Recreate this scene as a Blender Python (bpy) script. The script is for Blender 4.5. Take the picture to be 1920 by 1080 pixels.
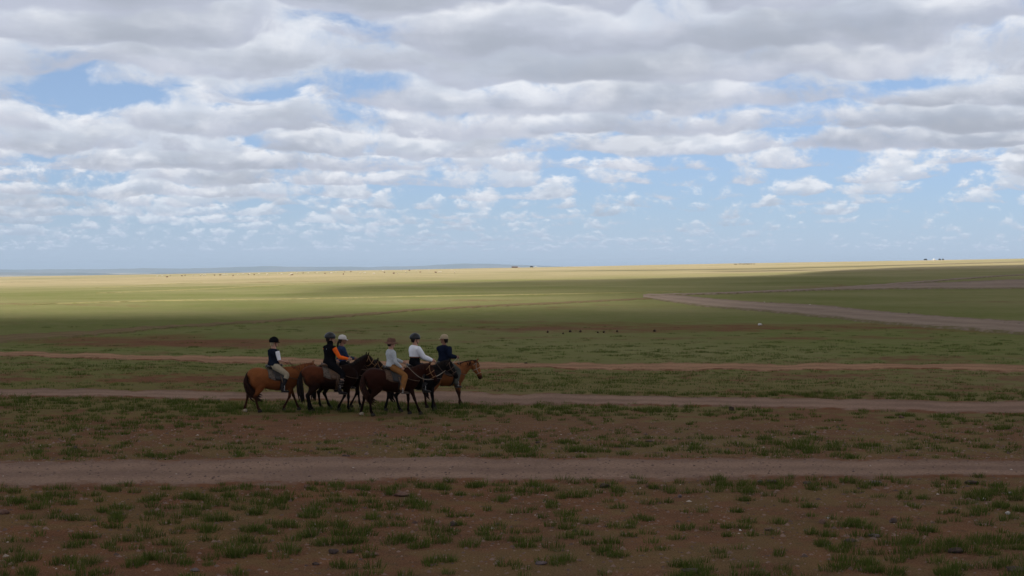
import bpy, bmesh, math, random
import numpy as np
from mathutils import Vector, Matrix, Quaternion
from mathutils.kdtree import KDTree

# ---------------------------------------------------------------- scene, camera, light
scene = bpy.context.scene
for o in list(bpy.data.objects):
    bpy.data.objects.remove(o)
COL = scene.collection
R = math.radians
random.seed(7)

CAM_H = 4.3
LENS = 50.0
F = 1920 * LENS / 36.0            # focal length in photo pixels
PITCH = math.atan(40 / F)         # camera looks slightly down: horizon 40 px above the centre
cam_data = bpy.data.cameras.new('camera')
cam_data.lens = LENS
cam_data.sensor_width = 36.0
cam_data.clip_start = 0.5
cam_data.clip_end = 120000
cam = bpy.data.objects.new('camera', cam_data)
cam.location = (0, 0, CAM_H)
cam.rotation_euler = (R(90) - PITCH, 0, 0)
COL.objects.link(cam)
scene.camera = cam

SUN_EL = R(56)
SUN_FROM = Vector((-0.50, -0.866, 0)).normalized()   # horizontal direction towards the sun
sun_dir = Vector((SUN_FROM.x * math.cos(SUN_EL), SUN_FROM.y * math.cos(SUN_EL), math.sin(SUN_EL)))

scene.view_settings.view_transform = 'Standard'
scene.view_settings.look = 'None'
scene.view_settings.exposure = 0.0
scene.view_settings.gamma = 1.0
scene.view_settings.use_curve_mapping = False
scene.render.engine = 'CYCLES'
scene.cycles.use_denoising = True
scene.cycles.max_bounces = 5
scene.cycles.diffuse_bounces = 3
scene.cycles.glossy_bounces = 2
scene.cycles.transparent_max_bounces = 8
scene.cycles.volume_bounces = 0
scene.cycles.sample_clamp_indirect = 4.0

sun = bpy.data.lights.new('sun', 'SUN')
sun.energy = 4.4
sun.angle = R(0.5)
sun.color = (1.0, 0.955, 0.87)
sun_ob = bpy.data.objects.new('sun', sun)
sun_ob.rotation_euler = (-sun_dir).to_track_quat('-Z', 'Y').to_euler()
COL.objects.link(sun_ob)


# ---------------------------------------------------------------- node helpers
class NT:
    def __init__(self, tree):
        self.t = tree
        tree.nodes.clear()

    def n(self, typ, **kw):
        nd = self.t.nodes.new(typ)
        for k, v in kw.items():
            setattr(nd, k, v)
        return nd

    def link(self, a, b):
        self.t.links.new(a, b)

    def put(self, sock, v):
        if v is None:
            return
        if isinstance(v, bpy.types.NodeSocket):
            self.link(v, sock)
        elif isinstance(v, (tuple, list)):
            if len(sock.default_value) == 4 and len(v) == 3:
                v = (*v, 1.0)
            sock.default_value = v
        else:
            sock.default_value = v

    def math(self, op, a, b=None, c=None, clamp=False):
        nd = self.n('ShaderNodeMath', operation=op)
        nd.use_clamp = clamp
        for i, v in enumerate((a, b, c)):
            if v is not None:
                self.put(nd.inputs[i], v)
        return nd.outputs[0]

    def mapr(self, v, a, b, c=0.0, d=1.0, smooth=True):
        nd = self.n('ShaderNodeMapRange')
        nd.interpolation_type = 'SMOOTHSTEP' if smooth else 'LINEAR'
        nd.clamp = True
        for i, x in enumerate((v, a, b, c, d)):
            self.put(nd.inputs[i], x)
        return nd.outputs[0]

    def mix(self, f, a, b, blend='MIX'):
        nd = self.n('ShaderNodeMix', data_type='RGBA', blend_type=blend)
        self.put(nd.inputs[0], f)
        self.put(nd.inputs[6], a)
        self.put(nd.inputs[7], b)
        return nd.outputs[2]

    def noise(self, vec, scale, detail=4, rough=0.55, dim='3D', dist=0.0):
        nd = self.n('ShaderNodeTexNoise', noise_dimensions=dim)
        if vec is not None:
            self.put(nd.inputs['Vector'], vec)
        self.put(nd.inputs['Scale'], scale)
        self.put(nd.inputs['Detail'], detail)
        self.put(nd.inputs['Roughness'], rough)
        self.put(nd.inputs['Distortion'], dist)
        return nd.outputs[0]

    def xyz(self, x, y, z):
        nd = self.n('ShaderNodeCombineXYZ')
        for i, v in enumerate((x, y, z)):
            self.put(nd.inputs[i], v)
        return nd.outputs[0]

    def sep(self, v):
        nd = self.n('ShaderNodeSeparateXYZ')
        self.link(v, nd.inputs[0])
        return nd.outputs


# ---------------------------------------------------------------- world: daylight sky with a field of cumulus
world = bpy.data.worlds.new('World')
scene.world = world
world.use_nodes = True
world.cycles.sampling_method = 'MANUAL'
world.cycles.sample_map_resolution = 512


def build_sky():
    w = NT(world.node_tree)
    out = w.n('ShaderNodeOutputWorld')
    bg = w.n('ShaderNodeBackground')
    bg.inputs['Strength'].default_value = 0.1
    w.link(bg.outputs[0], out.inputs[0])
    sky = w.n('ShaderNodeTexSky', sky_type='NISHITA')
    sky.sun_disc = False
    sky.sun_elevation = SUN_EL
    sky.sun_rotation = math.atan2(SUN_FROM.x, SUN_FROM.y)
    sky.altitude = 1200
    sky.air_density = 1.0
    sky.dust_density = 0.6
    sky.ozone_density = 1.6
    tc = w.n('ShaderNodeTexCoord')
    d = w.sep(tc.outputs['Generated'])
    hyp = w.math('SQRT', w.math('ADD', w.math('MULTIPLY', d[0], d[0]), w.math('MULTIPLY', d[1], d[1])))
    e = w.math('DIVIDE', d[2], w.math('MAXIMUM', hyp, 0.02))            # tangent of elevation
    az = w.math('ARCTAN2', d[0], d[1])                                   # 0 straight ahead
    ux = w.math('DIVIDE', d[0], w.math('MAXIMUM', hyp, 0.02))
    uy = w.math('DIVIDE', d[1], w.math('MAXIMUM', hyp, 0.02))
    # clear sky behind the clouds: nishita with its pale horizon pulled to a soft blue
    hz = w.mapr(e, 0.0, 0.16)
    clear = w.mix(1.0, sky.outputs[0], w.mix(hz, SKY_LOW, SKY_HIGH), 'MULTIPLY')
    # how far the sky is covered, as a function of bearing and distance of the cloud field
    cov = w.math('ADD', w.mapr(e, 0.02, 0.10, COV_LOW, COV_HIGH), 0.0)
    for (px, py, sx, sy, amp) in COVER:
        a0, e0 = math.atan((px - 960) / F), (500 - py) / F
        qa = w.math('MULTIPLY', w.math('SUBTRACT', az, a0), F / sx)
        qe = w.math('MULTIPLY', w.math('SUBTRACT', e, e0), F / sy)
        q = w.math('ADD', w.math('MULTIPLY', qa, qa), w.math('MULTIPLY', qe, qe))
        cov = w.math('MULTIPLY_ADD', w.math('EXPONENT', w.math('MULTIPLY', q, -1.0)), amp, cov)
    fade = w.mapr(e, 0.003, 0.075, 0.0, 1.0)           # clouds sink into the air near the horizon
    broad = w.noise(w.xyz(w.math('MULTIPLY', ux, 3.0), w.math('MULTIPLY', uy, 3.0), w.math('MULTIPLY', e, 13.0)), 1.7, 6, 0.58, '3D')
    cov = w.math('ADD', cov, w.math('MULTIPLY_ADD', broad, 0.24, -0.12))
    wob = w.math('SUBTRACT', w.noise(w.xyz(w.math('MULTIPLY', ux, 9.0), w.math('MULTIPLY', uy, 9.0), w.math('MULTIPLY', e, 15.0)), 1.25, 3, 0.5, '3D'), 0.5)
    # the high part of the sky, above the picture: a broken grey deck
    inv = w.math('DIVIDE', 1.0, w.math('MAXIMUM', e, 0.12))
    nd = w.noise(w.xyz(w.math('MULTIPLY', ux, inv), w.math('MULTIPLY', uy, inv), 0.0), 0.8, 6, 0.58, '3D')
    dd = w.math('ADD', nd, COV_HIGH - 0.5)
    deck = w.mix(w.mapr(dd, 0.0, 0.3), CL_EDGE, CL_BASE)
    col = w.mix(w.math('MULTIPLY', w.mapr(dd, 0.0, 0.08), w.mapr(e, 0.17, 0.24)), clear, deck)
    # ranks of cumulus one behind the other: flat grey base, lit billowing top
    D = 90.0
    k = 0
    while D > 4.4:
        ek = 1.0 / D
        t = w.math('MULTIPLY', w.math('SUBTRACT', e, ek), D / CL_T)          # 0 at the base, 1 at the tops
        t = w.math('MULTIPLY_ADD', wob, 1.0, t)
        vec = w.xyz(w.math('MULTIPLY', ux, D * 0.72), w.math('MULTIPLY', uy, D * 0.72), w.math('MULTIPLY_ADD', t, CL_T * 1.25, 3.7 * k))
        vec2 = w.xyz(w.math('MULTIPLY', ux, D * 0.72), w.math('MULTIPLY', uy, D * 0.72), w.math('MULTIPLY_ADD', t, CL_T * 1.25, 3.7 * k + 0.13))
        sc = CL_S * (0.58 + 0.42 * min(1.0, max(0.0, (D - 6.0) / 9.0)))          # the near deck is broader and softer
        n = w.noise(vec, sc, 7, 0.60, '3D', 0.15)
        n2 = w.noise(vec2, sc, 3, 0.60, '3D')
        # profile: sharp flat base, tops thinning upward
        under = w.math('MULTIPLY', w.math('MINIMUM', t, 0.0), 1.6)
        over = w.math('MULTIPLY', w.math('POWER', w.math('MAXIMUM', t, 0.0), 1.6), -0.17)
        dens = w.math('ADD', w.math('ADD', w.math('MULTIPLY_ADD', n, 1.35, -0.675), cov), w.math('ADD', under, over))
        a = w.mapr(dens, -0.03, 0.13, 0.0, 1.0)
        lit = w.mapr(w.math('SUBTRACT', n, n2), -0.06, 0.12)
        deep = w.mapr(w.math('ADD', w.math('MULTIPLY_ADD', lit, -0.14, dens), w.math('MULTIPLY_ADD', broad, 1.7, -0.68)), 0.06, 0.60)
        up = w.mapr(w.math('MULTIPLY_ADD', w.math('SUBTRACT', n, 0.5), 1.6, t), -0.12, 0.5)
        edge = w.mix(up, CL_BASE2, w.mix(lit, CL_EDGE, CL_TOP))
        body = w.mix(w.mapr(t, -0.05, 0.9), CL_BASE, CL_MID)
        c = w.mix(w.math('MULTIPLY', deep, w.math('MULTIPLY_ADD', lit, -0.45, 1.0)), edge, body)
        a = w.math('MULTIPLY', a, w.math('MULTIPLY_ADD', fade, 0.52, 0.42))
        a = w.math('MULTIPLY', a, w.mapr(e, 0.34, 0.24)) if D < 8 else a
        col = w.mix(a, col, c)
        D /= CL_R
        k += 1
    low = w.mapr(e, -0.002, 0.05, 0.45, 0.0)
    col = w.mix(low, col, AIR)
    w.link(col, bg.inputs['Color'])


def lin(r, g, b, k=1.0):
    f = lambda c: ((c / 255 + 0.055) / 1.055) ** 2.4 if c > 10 else c / 255 / 12.92
    return (f(r) * k, f(g) * k, f(b) * k)


SKY_LOW = (0.60, 0.71, 1.02)
SKY_HIGH = (1.02, 1.01, 1.12)
COV_LOW, COV_HIGH = 0.005, 0.125
CL_T, CL_S, CL_R = 0.34, 1.75, 1.18
CL_EDGE = lin(215, 222, 234, 10)
CL_BASE2 = lin(190, 196, 213, 10)
CL_BASE = lin(172, 179, 193, 10)
CL_MID = lin(209, 216, 228, 10)
CL_TOP = lin(244, 246, 251, 10)
AIR = lin(182, 205, 240, 10)
COVER = [  # photo px centre, spread px, amount
    (230, 190, 130, 18, -0.15), (520, 186, 80, 12, -0.11),
    (1720, 172, 140, 14, -0.13), (1820, 215, 110, 16, -0.09),
    (1080, 285, 240, 26, -0.08), (1400, 268, 220, 24, -0.05), (1300, 350, 500, 40, -0.03),
    (960, -20, 2500, 85, 0.12), (100, 60, 420, 60, 0.10), (690, 60, 200, 40, -0.04), (1300, 120, 600, 50, 0.10), (700, 90, 400, 40, 0.05),
    (450, 320, 500, 50, 0.08), (150, 400, 500, 50, 0.07), (750, 230, 400, 40, 0.08),
    (1650, 270, 320, 30, 0.12), (1750, 430, 450, 50, -0.04),
]
build_sky()


# ---------------------------------------------------------------- photo pixel <-> world, terrain
def sst(a, b, x):
    t = np.clip((np.asarray(x, float) - a) / (b - a), 0, 1)
    return t * t * (3 - 2 * t)


_rs = np.random.RandomState(11)
_LAT = _rs.rand(256, 256)


def vnoise(x, y):
    x = np.asarray(x, float); y = np.asarray(y, float)
    xi = np.floor(x).astype(int); yi = np.floor(y).astype(int)
    fx = x - xi; fy = y - yi
    fx = fx * fx * fx * (fx * (fx * 6 - 15) + 10); fy = fy * fy * fy * (fy * (fy * 6 - 15) + 10)
    g = lambda a, b: _LAT[a & 255, b & 255]
    return (g(xi, yi) * (1 - fx) + g(xi + 1, yi) * fx) * (1 - fy) + (g(xi, yi + 1) * (1 - fx) + g(xi + 1, yi + 1) * fx) * fy


def fbm(x, y, oct=4, rough=0.5):
    s = 0.0; a = 1.0; tot = 0.0
    c, sn = math.cos(0.6), math.sin(0.6)
    for k in range(oct):
        s = s + a * vnoise(x + 17.3 * k, y - 9.1 * k); tot += a; a *= rough
        x, y = (x * c - y * sn) * 2.03, (x * sn + y * c) * 2.03
    return s / tot


def terrain(x, y):
    x = np.asarray(x, float); y = np.asarray(y, float)
    ramp = sst(60, 520, y)
    z = 0.0180 * np.clip(x, -1500, 1500) * ramp + 2.4 * sst(200, 2400, y)
    z = z + (fbm(x / 14 + 3, y / 14, 2) - 0.5) * 0.22 * sst(14, 30, np.hypot(x, y)) * (1 - sst(35, 39, y) * (1 - sst(46, 55, y)) * (1 - sst(14, 22, np.abs(x + 4))))
    z = z + (fbm(x / 60 + 8, y / 60, 2) - 0.5) * 0.5 * sst(60, 140, y)
    z = z + (fbm(x / 330 + 1, y / 330, 2) - 0.5) * 2.2 * sst(250, 800, y)
    z = z - 95 * sst(2400, 6500, np.hypot(x, y))
    return z


CS, SN = math.cos(PITCH), math.sin(PITCH)


def project(x, y, z):
    zz = z - CAM_H
    df = y * CS - zz * SN
    du = y * SN + zz * CS
    return 960 + F * x / df, 540 - F * du / df


def ray(px, py):
    a = (np.asarray(px, float) - 960) / F; b = (540 - np.asarray(py, float)) / F
    return a, CS + b * SN, -SN + b * CS


def ground_at(px, py):
    """world x, y, z of the ground seen at a photo pixel"""
    dx, dy, dz = ray(px, py)
    sx, sy = dx / dy, dz / dy
    lo = np.full(np.shape(sx), 8.0)
    best = np.full(np.shape(sx), 2350.0); done = np.zeros(np.shape(sx), bool)
    ys = np.geomspace(8, 2400, 700)
    prev = ys[0]
    for yv in ys[1:]:
        under = (CAM_H + sy * yv) < terrain(sx * yv, np.full(np.shape(sx), yv))
        hit = under & ~done
        best = np.where(hit, yv, best); lo = np.where(hit, prev, lo); done |= hit; prev = yv
    hi = best
    for _ in range(24):
        mid = (lo + hi) / 2
        under = (CAM_H + sy * mid) < terrain(sx * mid, mid)
        hi = np.where(under, mid, hi); lo = np.where(under, lo, mid)
    y = np.where(done, hi, 2350.0)
    x = sx * y
    return x, y, terrain(x, y)


def gpt(px, py):
    x, y, z = ground_at(np.array([float(px)]), np.array([float(py)]))
    return Vector((x[0], y[0], z[0]))


# ---------------------------------------------------------------- object helpers
def tag(o, label=None, cat=None, group=None, kind=None):
    if label: o['label'] = label
    if cat: o['category'] = cat
    if group: o['group'] = group
    if kind: o['kind'] = kind
    return o


def mesh_obj(name, verts, faces, mat=None, parent=None, smooth=True):
    me = bpy.data.meshes.new(name)
    me.from_pydata([tuple(v) for v in verts], [], faces)
    me.validate(); me.update()
    if smooth:
        me.polygons.foreach_set('use_smooth', [True] * len(me.polygons))
    o = bpy.data.objects.new(name, me)
    if mat is not None: me.materials.append(mat)
    COL.objects.link(o)
    if parent is not None: o.parent = parent
    return o


def np_mesh(name, V, quads=None, tris=None, mat=None, smooth=True, attrs=None):
    """fast mesh from arrays; attrs: name -> per-vertex float array"""
    me = bpy.data.meshes.new(name)
    V = np.asarray(V, np.float32)
    me.vertices.add(len(V)); me.vertices.foreach_set('co', V.ravel())
    loops = []; starts = []; pos = 0
    nq = 0 if quads is None else len(quads); nt = 0 if tris is None else len(tris)
    if nq: loops.append(np.asarray(quads, np.int32).ravel())
    if nt: loops.append(np.asarray(tris, np.int32).ravel())
    lp = np.concatenate(loops)
    me.loops.add(len(lp)); me.loops.foreach_set('vertex_index', lp)
    st = np.concatenate([np.arange(nq) * 4, nq * 4 + np.arange(nt) * 3]).astype(np.int32)
    me.polygons.add(nq + nt); me.polygons.foreach_set('loop_start', st)
    if smooth: me.polygons.foreach_set('use_smooth', np.ones(nq + nt, bool))
    for k, a in (attrs or {}).items():
        a = np.asarray(a, np.float32)
        if a.ndim == 1:
            at = me.attributes.new(k, 'FLOAT', 'POINT'); at.data.foreach_set('value', a)
        else:
            at = me.attributes.new(k, 'FLOAT_COLOR', 'POINT')
            at.data.foreach_set('color', np.concatenate([a, np.ones((len(a), 1), np.float32)], 1).ravel())
    me.update(); me.validate()
    o = bpy.data.objects.new(name, me)
    if mat is not None: me.materials.append(mat)
    COL.objects.link(o)
    return o


def material(name, color=None, rough=0.9, spec=0.2, builder=None):
    m = bpy.data.materials.new(name); m.use_nodes = True
    t = NT(m.node_tree)
    out = t.n('ShaderNodeOutputMaterial'); b = t.n('ShaderNodeBsdfPrincipled')
    t.link(b.outputs[0], out.inputs[0])
    b.inputs['Roughness'].default_value = rough
    b.inputs['Specular IOR Level'].default_value = spec
    if color is not None: b.inputs['Base Color'].default_value = (*color, 1)
    if builder: builder(t, b, out)
    return m


def cloth_mat(name, color, var=0.25, scale=14, rough=0.9, spec=0.0, bump=0.25):
    def bd(t, b, out):
        tc = t.n('ShaderNodeTexCoord')
        n = t.noise(tc.outputs['Object'], scale, 4, 0.6)
        k = t.mapr(n, 0.3, 0.7, 1 - var, 1 + var, False)
        t.put(b.inputs['Base Color'], t.mix(1.0, (*color, 1), t.xyz(k, k, k), 'MULTIPLY'))
        bp = t.n('ShaderNodeBump'); bp.inputs['Strength'].default_value = bump; bp.inputs['Distance'].default_value = 0.02
        t.link(t.noise(tc.outputs['Object'], scale * 0.8, 3), bp.inputs['Height'])
        t.link(bp.outputs[0], b.inputs['Normal'])
    return material(name, None, rough, spec, bd)

# ---------------------------------------------------------------- tracks (as seen in the photo: px x, far edge y, near edge y)
TRACKS = {
    'near_track': [(-250, 868, 920), (0, 866, 917), (200, 864, 914), (400, 861, 912), (640, 858, 909), (960, 860, 906), (1280, 860, 900), (1600, 862, 897), (1920, 866, 894), (2170, 869, 892)],
    'middle_track': [(-250, 726, 738), (0, 729, 743), (200, 732, 747), (460, 736, 751), (640, 735, 754), (900, 736, 757), (1100, 740, 760), (1280, 745, 764), (1600, 750, 770), (1920, 756, 778), (2170, 760, 784)],
    'pink_track': [(-250, 655, 661), (0, 660, 667), (200, 665, 674), (460, 671, 681), (700, 676, 686), (900, 680, 691), (1100, 681, 692), (1280, 682, 695), (1450, 683, 695), (1600, 683, 693), (1920, 686, 697), (2170, 688, 699)],
    'faint_track': [(-250, 642, 660), (0, 630, 643), (80, 626, 637), (160, 622, 631), (320, 611, 616), (480, 603, 607), (640, 592, 596), (800, 579, 582), (960, 571, 574), (1100, 565, 567.5), (1200, 560, 562), (1260, 556.5, 558.5)],
    'curved_road': [(1206, 553.5, 558), (1222, 553, 561), (1250, 553, 566), (1285, 555, 571), (1320, 559.5, 576), (1400, 566, 582), (1500, 571, 592), (1560, 575, 598), (1640, 584, 607), (1720, 591, 613), (1800, 597, 619), (1920, 605, 628), (2170, 622, 650)],
    'upper_road': [(1212, 553.5, 556.5), (1300, 551.5, 553.5), (1400, 548, 550.5), (1500, 543.5, 546.5), (1560, 540, 544), (1640, 534.5, 539.5), (1700, 530, 533), (1780, 524, 526), (1860, 518, 519.5), (1960, 513, 514)],
    'bare_patch': [(1490, 543.5, 545), (1560, 540.5, 544.8), (1640, 535, 543.5), (1760, 530, 542.8), (1920, 523.5, 542), (2170, 517, 541)],
    'pale_trail': [(60, 571, 572.6), (200, 566.5, 567.6), (300, 564, 565), (480, 561.8, 562.6), (640, 558.8, 559.6), (800, 555.8, 556.6), (960, 553, 553.8), (1120, 550.2, 551), (1280, 547, 547.8)],
    'lit_trail': [(180, 549.8, 551), (300, 545.2, 546.3), (400, 541, 542), (520, 534.8, 535.7), (640, 529, 529.8)],
    'far_lit_trail': [(150, 540.5, 541.3), (230, 537.5, 538.4), (300, 533, 534), (380, 529.6, 530.3)],
}
# soil or grass showing more than elsewhere: px centre, spread, amount (+ grass, - soil)
BANDS = [
    (330, 645, 330, 9, -0.35), (250, 637, 250, 8, -0.2), (1500, 611, 480, 8, -0.30), (1050, 618, 420, 5, -0.25), (1500, 634, 520, 3.5, -0.35),
    (850, 604, 250, 4, -0.2), (1000, 596, 160, 4, -0.15), (700, 640, 300, 4, -0.2), (300, 712, 500, 5, -0.3), (150, 700, 400, 3, -0.12),
    (1600, 655, 520, 14, 0.30), (1100, 655, 400, 14, 0.22), (300, 690, 400, 10, 0.20), (300, 655, 300, 4, 0.15), (1740, 672, 250, 6, -0.25),
    (1500, 718, 500, 22, 0.10), (1060, 720, 300, 22, 0.22), (1800, 708, 300, 8, -0.15), (1560, 706, 120, 5, -0.22), (300, 722, 400, 5, 0.12), (250, 756, 420, 8, 0.32), (640, 766, 420, 10, 0.50), (1200, 764, 320, 5, 0.25), (1750, 782, 220, 8, 0.18),
    (180, 800, 220, 28, 0.10), (520, 810, 180, 30, -0.28), (1000, 805, 600, 18, -0.22), (960, 838, 330, 14, 0.22), (1500, 795, 300, 18, -0.12),
    (1560, 842, 400, 14, 0.22), (260, 838, 300, 12, -0.04), (220, 980, 330, 60, 0.20), (900, 950, 300, 30, -0.07), (1000, 1050, 500, 30, 0.10), (1850, 940, 150, 30, 0.0),
    (1790, 533, 190, 9, -0.3), (1560, 541, 100, 5, -0.3), (1650, 575, 300, 10, 0.2), (1600, 560, 350, 8, 0.25), (1700, 578, 220, 3, -0.2), (1850, 566, 130, 2, -0.3),
    (960, 535, 300, 6, -0.05), (700, 585, 700, 7, 0.12), (150, 588, 260, 10, 0.16), (900, 578, 300, 5, -0.05), (560, 618, 300, 5, 0.15), (1300, 590, 350, 7, 0.15),
    (900, 563, 120, 3, -0.25), (1720, 508, 120, 3, -0.2), (300, 527, 400, 8, -0.12),
]


def veg_at(x, y, z):
    """share of grass cover and of dry straw on the plain"""
    px, py = project(x, y, np.asarray(z))
    base = 0.62 + 0.0 * px
    base = base - 0.14 * sst(690, 800, py) - 0.05 * sst(900, 960, py)
    for (cx, cy, sx, sy, a) in BANDS:
        base = base + a * (0.95 if a < 0 and cy < 760 else 1.0) * np.exp(-((px - cx) / sx) ** 2 - ((py - cy) / sy) ** 2)
    base = base + 0.10 * (1 - sst(640, 700, py)) + 0.18 * (1 - sst(540, 575, py))
    inview = ((y > 12) & (np.abs(px - 960) < 1500))
    base = np.where(inview, base, 0.45)
    d = np.hypot(x, y)
    dry = 0.05 + 0.12 * sst(60, 200, d) + 0.88 * sst(280, 720, d) * (0.72 + 0.9 * (fbm(x / 160, y / 160, 3) - 0.5))
    return base, dry


def cover_at(x, y, z):
    base, dry = veg_at(x, y, z)
    d = np.hypot(x, y)
    near = fbm(x / 0.48 + 5, y / 0.52, 3, 0.5)
    mid = fbm(x / 2.2 + 5, y / 2.2, 4, 0.55)
    far = fbm(x / 16 + 1, y / 16, 4, 0.55)
    huge = fbm(x / 90 + 1, y / 90, 4, 0.55)
    k1 = 1 - sst(40, 90, d); k2 = sst(60, 200, d)
    n = (near - 0.5) * 1.15 * k1 + (mid - 0.5) * 0.62 * (1 - 0.4 * k2) + (far - 0.5) * (0.35 + 0.2 * k2) + (huge - 0.5) * 0.55 * k2
    return base + n, dry


def build_ground():
    # rows follow the distance, columns the bearing: fine where the photo looks, coarse all round
    front = np.linspace(-0.50, 0.50, 760)
    rest = np.linspace(0.50, 2 * math.pi - 0.50, 72)[1:-1]
    ang = np.concatenate([front, rest])
    e = np.concatenate([np.linspace(4.3 / 5.0, 4.3 / 14, 14), np.linspace(4.3 / 14, 4.3 / 19, 16)[1:], np.linspace(4.3 / 19, 4.3 / 420, 330)[1:]])
    rad = np.concatenate([[1.2, 2.5], 4.3 / e, np.geomspace(430, 2600, 90), np.geomspace(2700, 9000, 30), np.geomspace(10000, 60000, 10)])
    A, D = np.meshgrid(ang, rad)
    X = np.sin(A) * D; Y = np.cos(A) * D
    Z = terrain(X, Y)
    nr, na = A.shape
    V = np.stack([X, Y, Z], -1).reshape(-1, 3)
    V = np.concatenate([V, [[0, 0, float(terrain(0, 0))]]])
    i = np.arange(nr - 1)[:, None]; j = np.arange(na)[None, :]; j2 = (j + 1) % na
    q = np.stack([i * na + j, (i + 1) * na + j, (i + 1) * na + j2, i * na + j2], -1).reshape(-1, 4)[:, ::-1]
    jj = np.arange(na); tri = np.stack([np.full(na, nr * na), (jj + 1) % na, jj], -1)[:, ::-1]
    cov, dry = cover_at(V[:, 0], V[:, 1], V[:, 2])
    o = np_mesh('ground', V, q, tri, MAT['ground'], True, {'cover': cov, 'dry': dry})
    # make sure it faces up
    me = o.data
    if me.polygons[5000].normal.z < 0: me.flip_normals()
    return tag(o, kind='structure')


def ground_shader(t, b, out):
    g = t.n('ShaderNodeNewGeometry'); P = g.outputs['Position']
    at = t.n('ShaderNodeAttribute', attribute_name='cover').outputs['Fac']
    dr = t.n('ShaderNodeAttribute', attribute_name='dry').outputs['Fac']
    cd = t.n('ShaderNodeVectorMath', operation='LENGTH'); t.link(P, cd.inputs[0])
    d = cd.outputs['Value']
    fine = t.noise(P, 9.0, 4, 0.65); grit = t.noise(P, 42.0, 3, 0.7); med = t.noise(P, 0.7, 4, 0.6); big = t.noise(P, 0.02, 5, 0.6)
    # soil: reddish steppe earth with grit and pale stones
    soil = t.mix(t.mapr(med, 0.3, 0.7), SOIL_A, SOIL_B)
    soil = t.mix(t.mapr(big, 0.35, 0.65), soil, SOIL_C)
    patch = t.noise(P, 2.6, 5, 0.7)
    soil = t.mix(t.mapr(patch, 0.50, 0.68, 0, 0.55), soil, (0.115, 0.078, 0.052, 1))
    k = t.mapr(grit, 0.32, 0.68, 0.50, 1.55, False)
    soil = t.mix(1.0, soil, t.xyz(k, k, k), 'MULTIPLY')
    vo = t.n('ShaderNodeTexVoronoi', feature='F1'); t.link(P, vo.inputs['Vector']); vo.inputs['Scale'].default_value = 11.0
    pebble = t.math('MULTIPLY', t.math('LESS_THAN', vo.outputs['Distance'], 0.16), t.math('GREATER_THAN', t.sep(vo.outputs['Color'])[0], 0.82))
    soil = t.mix(t.math('MULTIPLY', pebble, 0.8), soil, t.mix(t.sep(vo.outputs['Color'])[1], (0.09, 0.07, 0.07, 1), (0.5, 0.42, 0.37, 1)))
    # short turf
    gr = t.mix(t.mapr(fine, 0.3, 0.7), GRASS_A, GRASS_B)
    gr = t.mix(t.mapr(med, 0.35, 0.7, 0, 0.6), gr, GRASS_C)
    gr = t.mix(t.math('ADD', dr, t.mapr(big, 0.3, 0.7, -0.25, 0.25, False), clamp=True), gr, STRAW)
    # near the camera the tufts themselves carry the green, farther off the turf does
    amt = t.mapr(t.math('ADD', at, t.mapr(fine, 0.2, 0.8, -0.18, 0.18, False)), 0.30, 0.70)
    kk = t.mapr(d, 24, 75, 0.20, 0.92)
    col = t.mix(t.math('MULTIPLY', amt, kk), soil, gr)
    t.link(col, b.inputs['Base Color'])
    bp = t.n('ShaderNodeBump'); bp.inputs['Strength'].default_value = 1.0; bp.inputs['Distance'].default_value = 0.06
    t.link(t.math('ADD', fine, t.math('MULTIPLY', grit, 0.4)), bp.inputs['Height'])
    t.link(bp.outputs[0], b.inputs['Normal'])


def track_shader(ca, cb, cc, rim_a=None, rim_b=None):
    def bd(t, b, out):
        g = t.n('ShaderNodeNewGeometry'); P = g.outputs['Position']
        ac = t.n('ShaderNodeAttribute', attribute_name='across').outputs['Fac']
        med = t.noise(P, 0.35, 4, 0.6); fine = t.noise(P, 16.0, 4, 0.7); grit = t.noise(P, 60.0, 2, 0.7)
        st = t.mapr(t.math('ADD', med, t.math('MULTIPLY', t.math('SINE', t.math('MULTIPLY', ac, 14.0)), 0.10)), 0.32, 0.68)
        c = t.mix(st, ca, cb)
        k = t.mapr(fine, 0.25, 0.75, 0.70, 1.30, False)
        c = t.mix(1.0, c, t.xyz(k, k, k), 'MULTIPLY')
        vo = t.n('ShaderNodeTexVoronoi', feature='F1'); t.link(P, vo.inputs['Vector']); vo.inputs['Scale'].default_value = 17.0
        pebble = t.math('MULTIPLY', t.math('LESS_THAN', vo.outputs['Distance'], 0.2), t.math('GREATER_THAN', t.sep(vo.outputs['Color'])[0], 0.72))
        c = t.mix(t.math('MULTIPLY', pebble, 0.75), c, t.mix(t.sep(vo.outputs['Color'])[1], (0.10, 0.08, 0.08, 1), cc))
        rim = t.math('ADD', t.math('ABSOLUTE', t.math('SUBTRACT', ac, 0.5)), t.mapr(t.noise(P, 1.3, 4, 0.65), 0.25, 0.75, -0.16, 0.16, False))
        c = t.mix(t.mapr(rim, 0.36, 0.52), c, t.mix(t.mapr(fine, 0.3, 0.7), rim_a or SOIL_A, rim_b or SOIL_B))
        t.link(c, b.inputs['Base Color'])
        bp = t.n('ShaderNodeBump'); bp.inputs['Strength'].default_value = 0.6; bp.inputs['Distance'].default_value = 0.02
        t.link(t.math('ADD', fine, t.math('MULTIPLY', grit, 0.5)), bp.inputs['Height'])
        t.link(bp.outputs[0], b.inputs['Normal'])
    return bd


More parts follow.
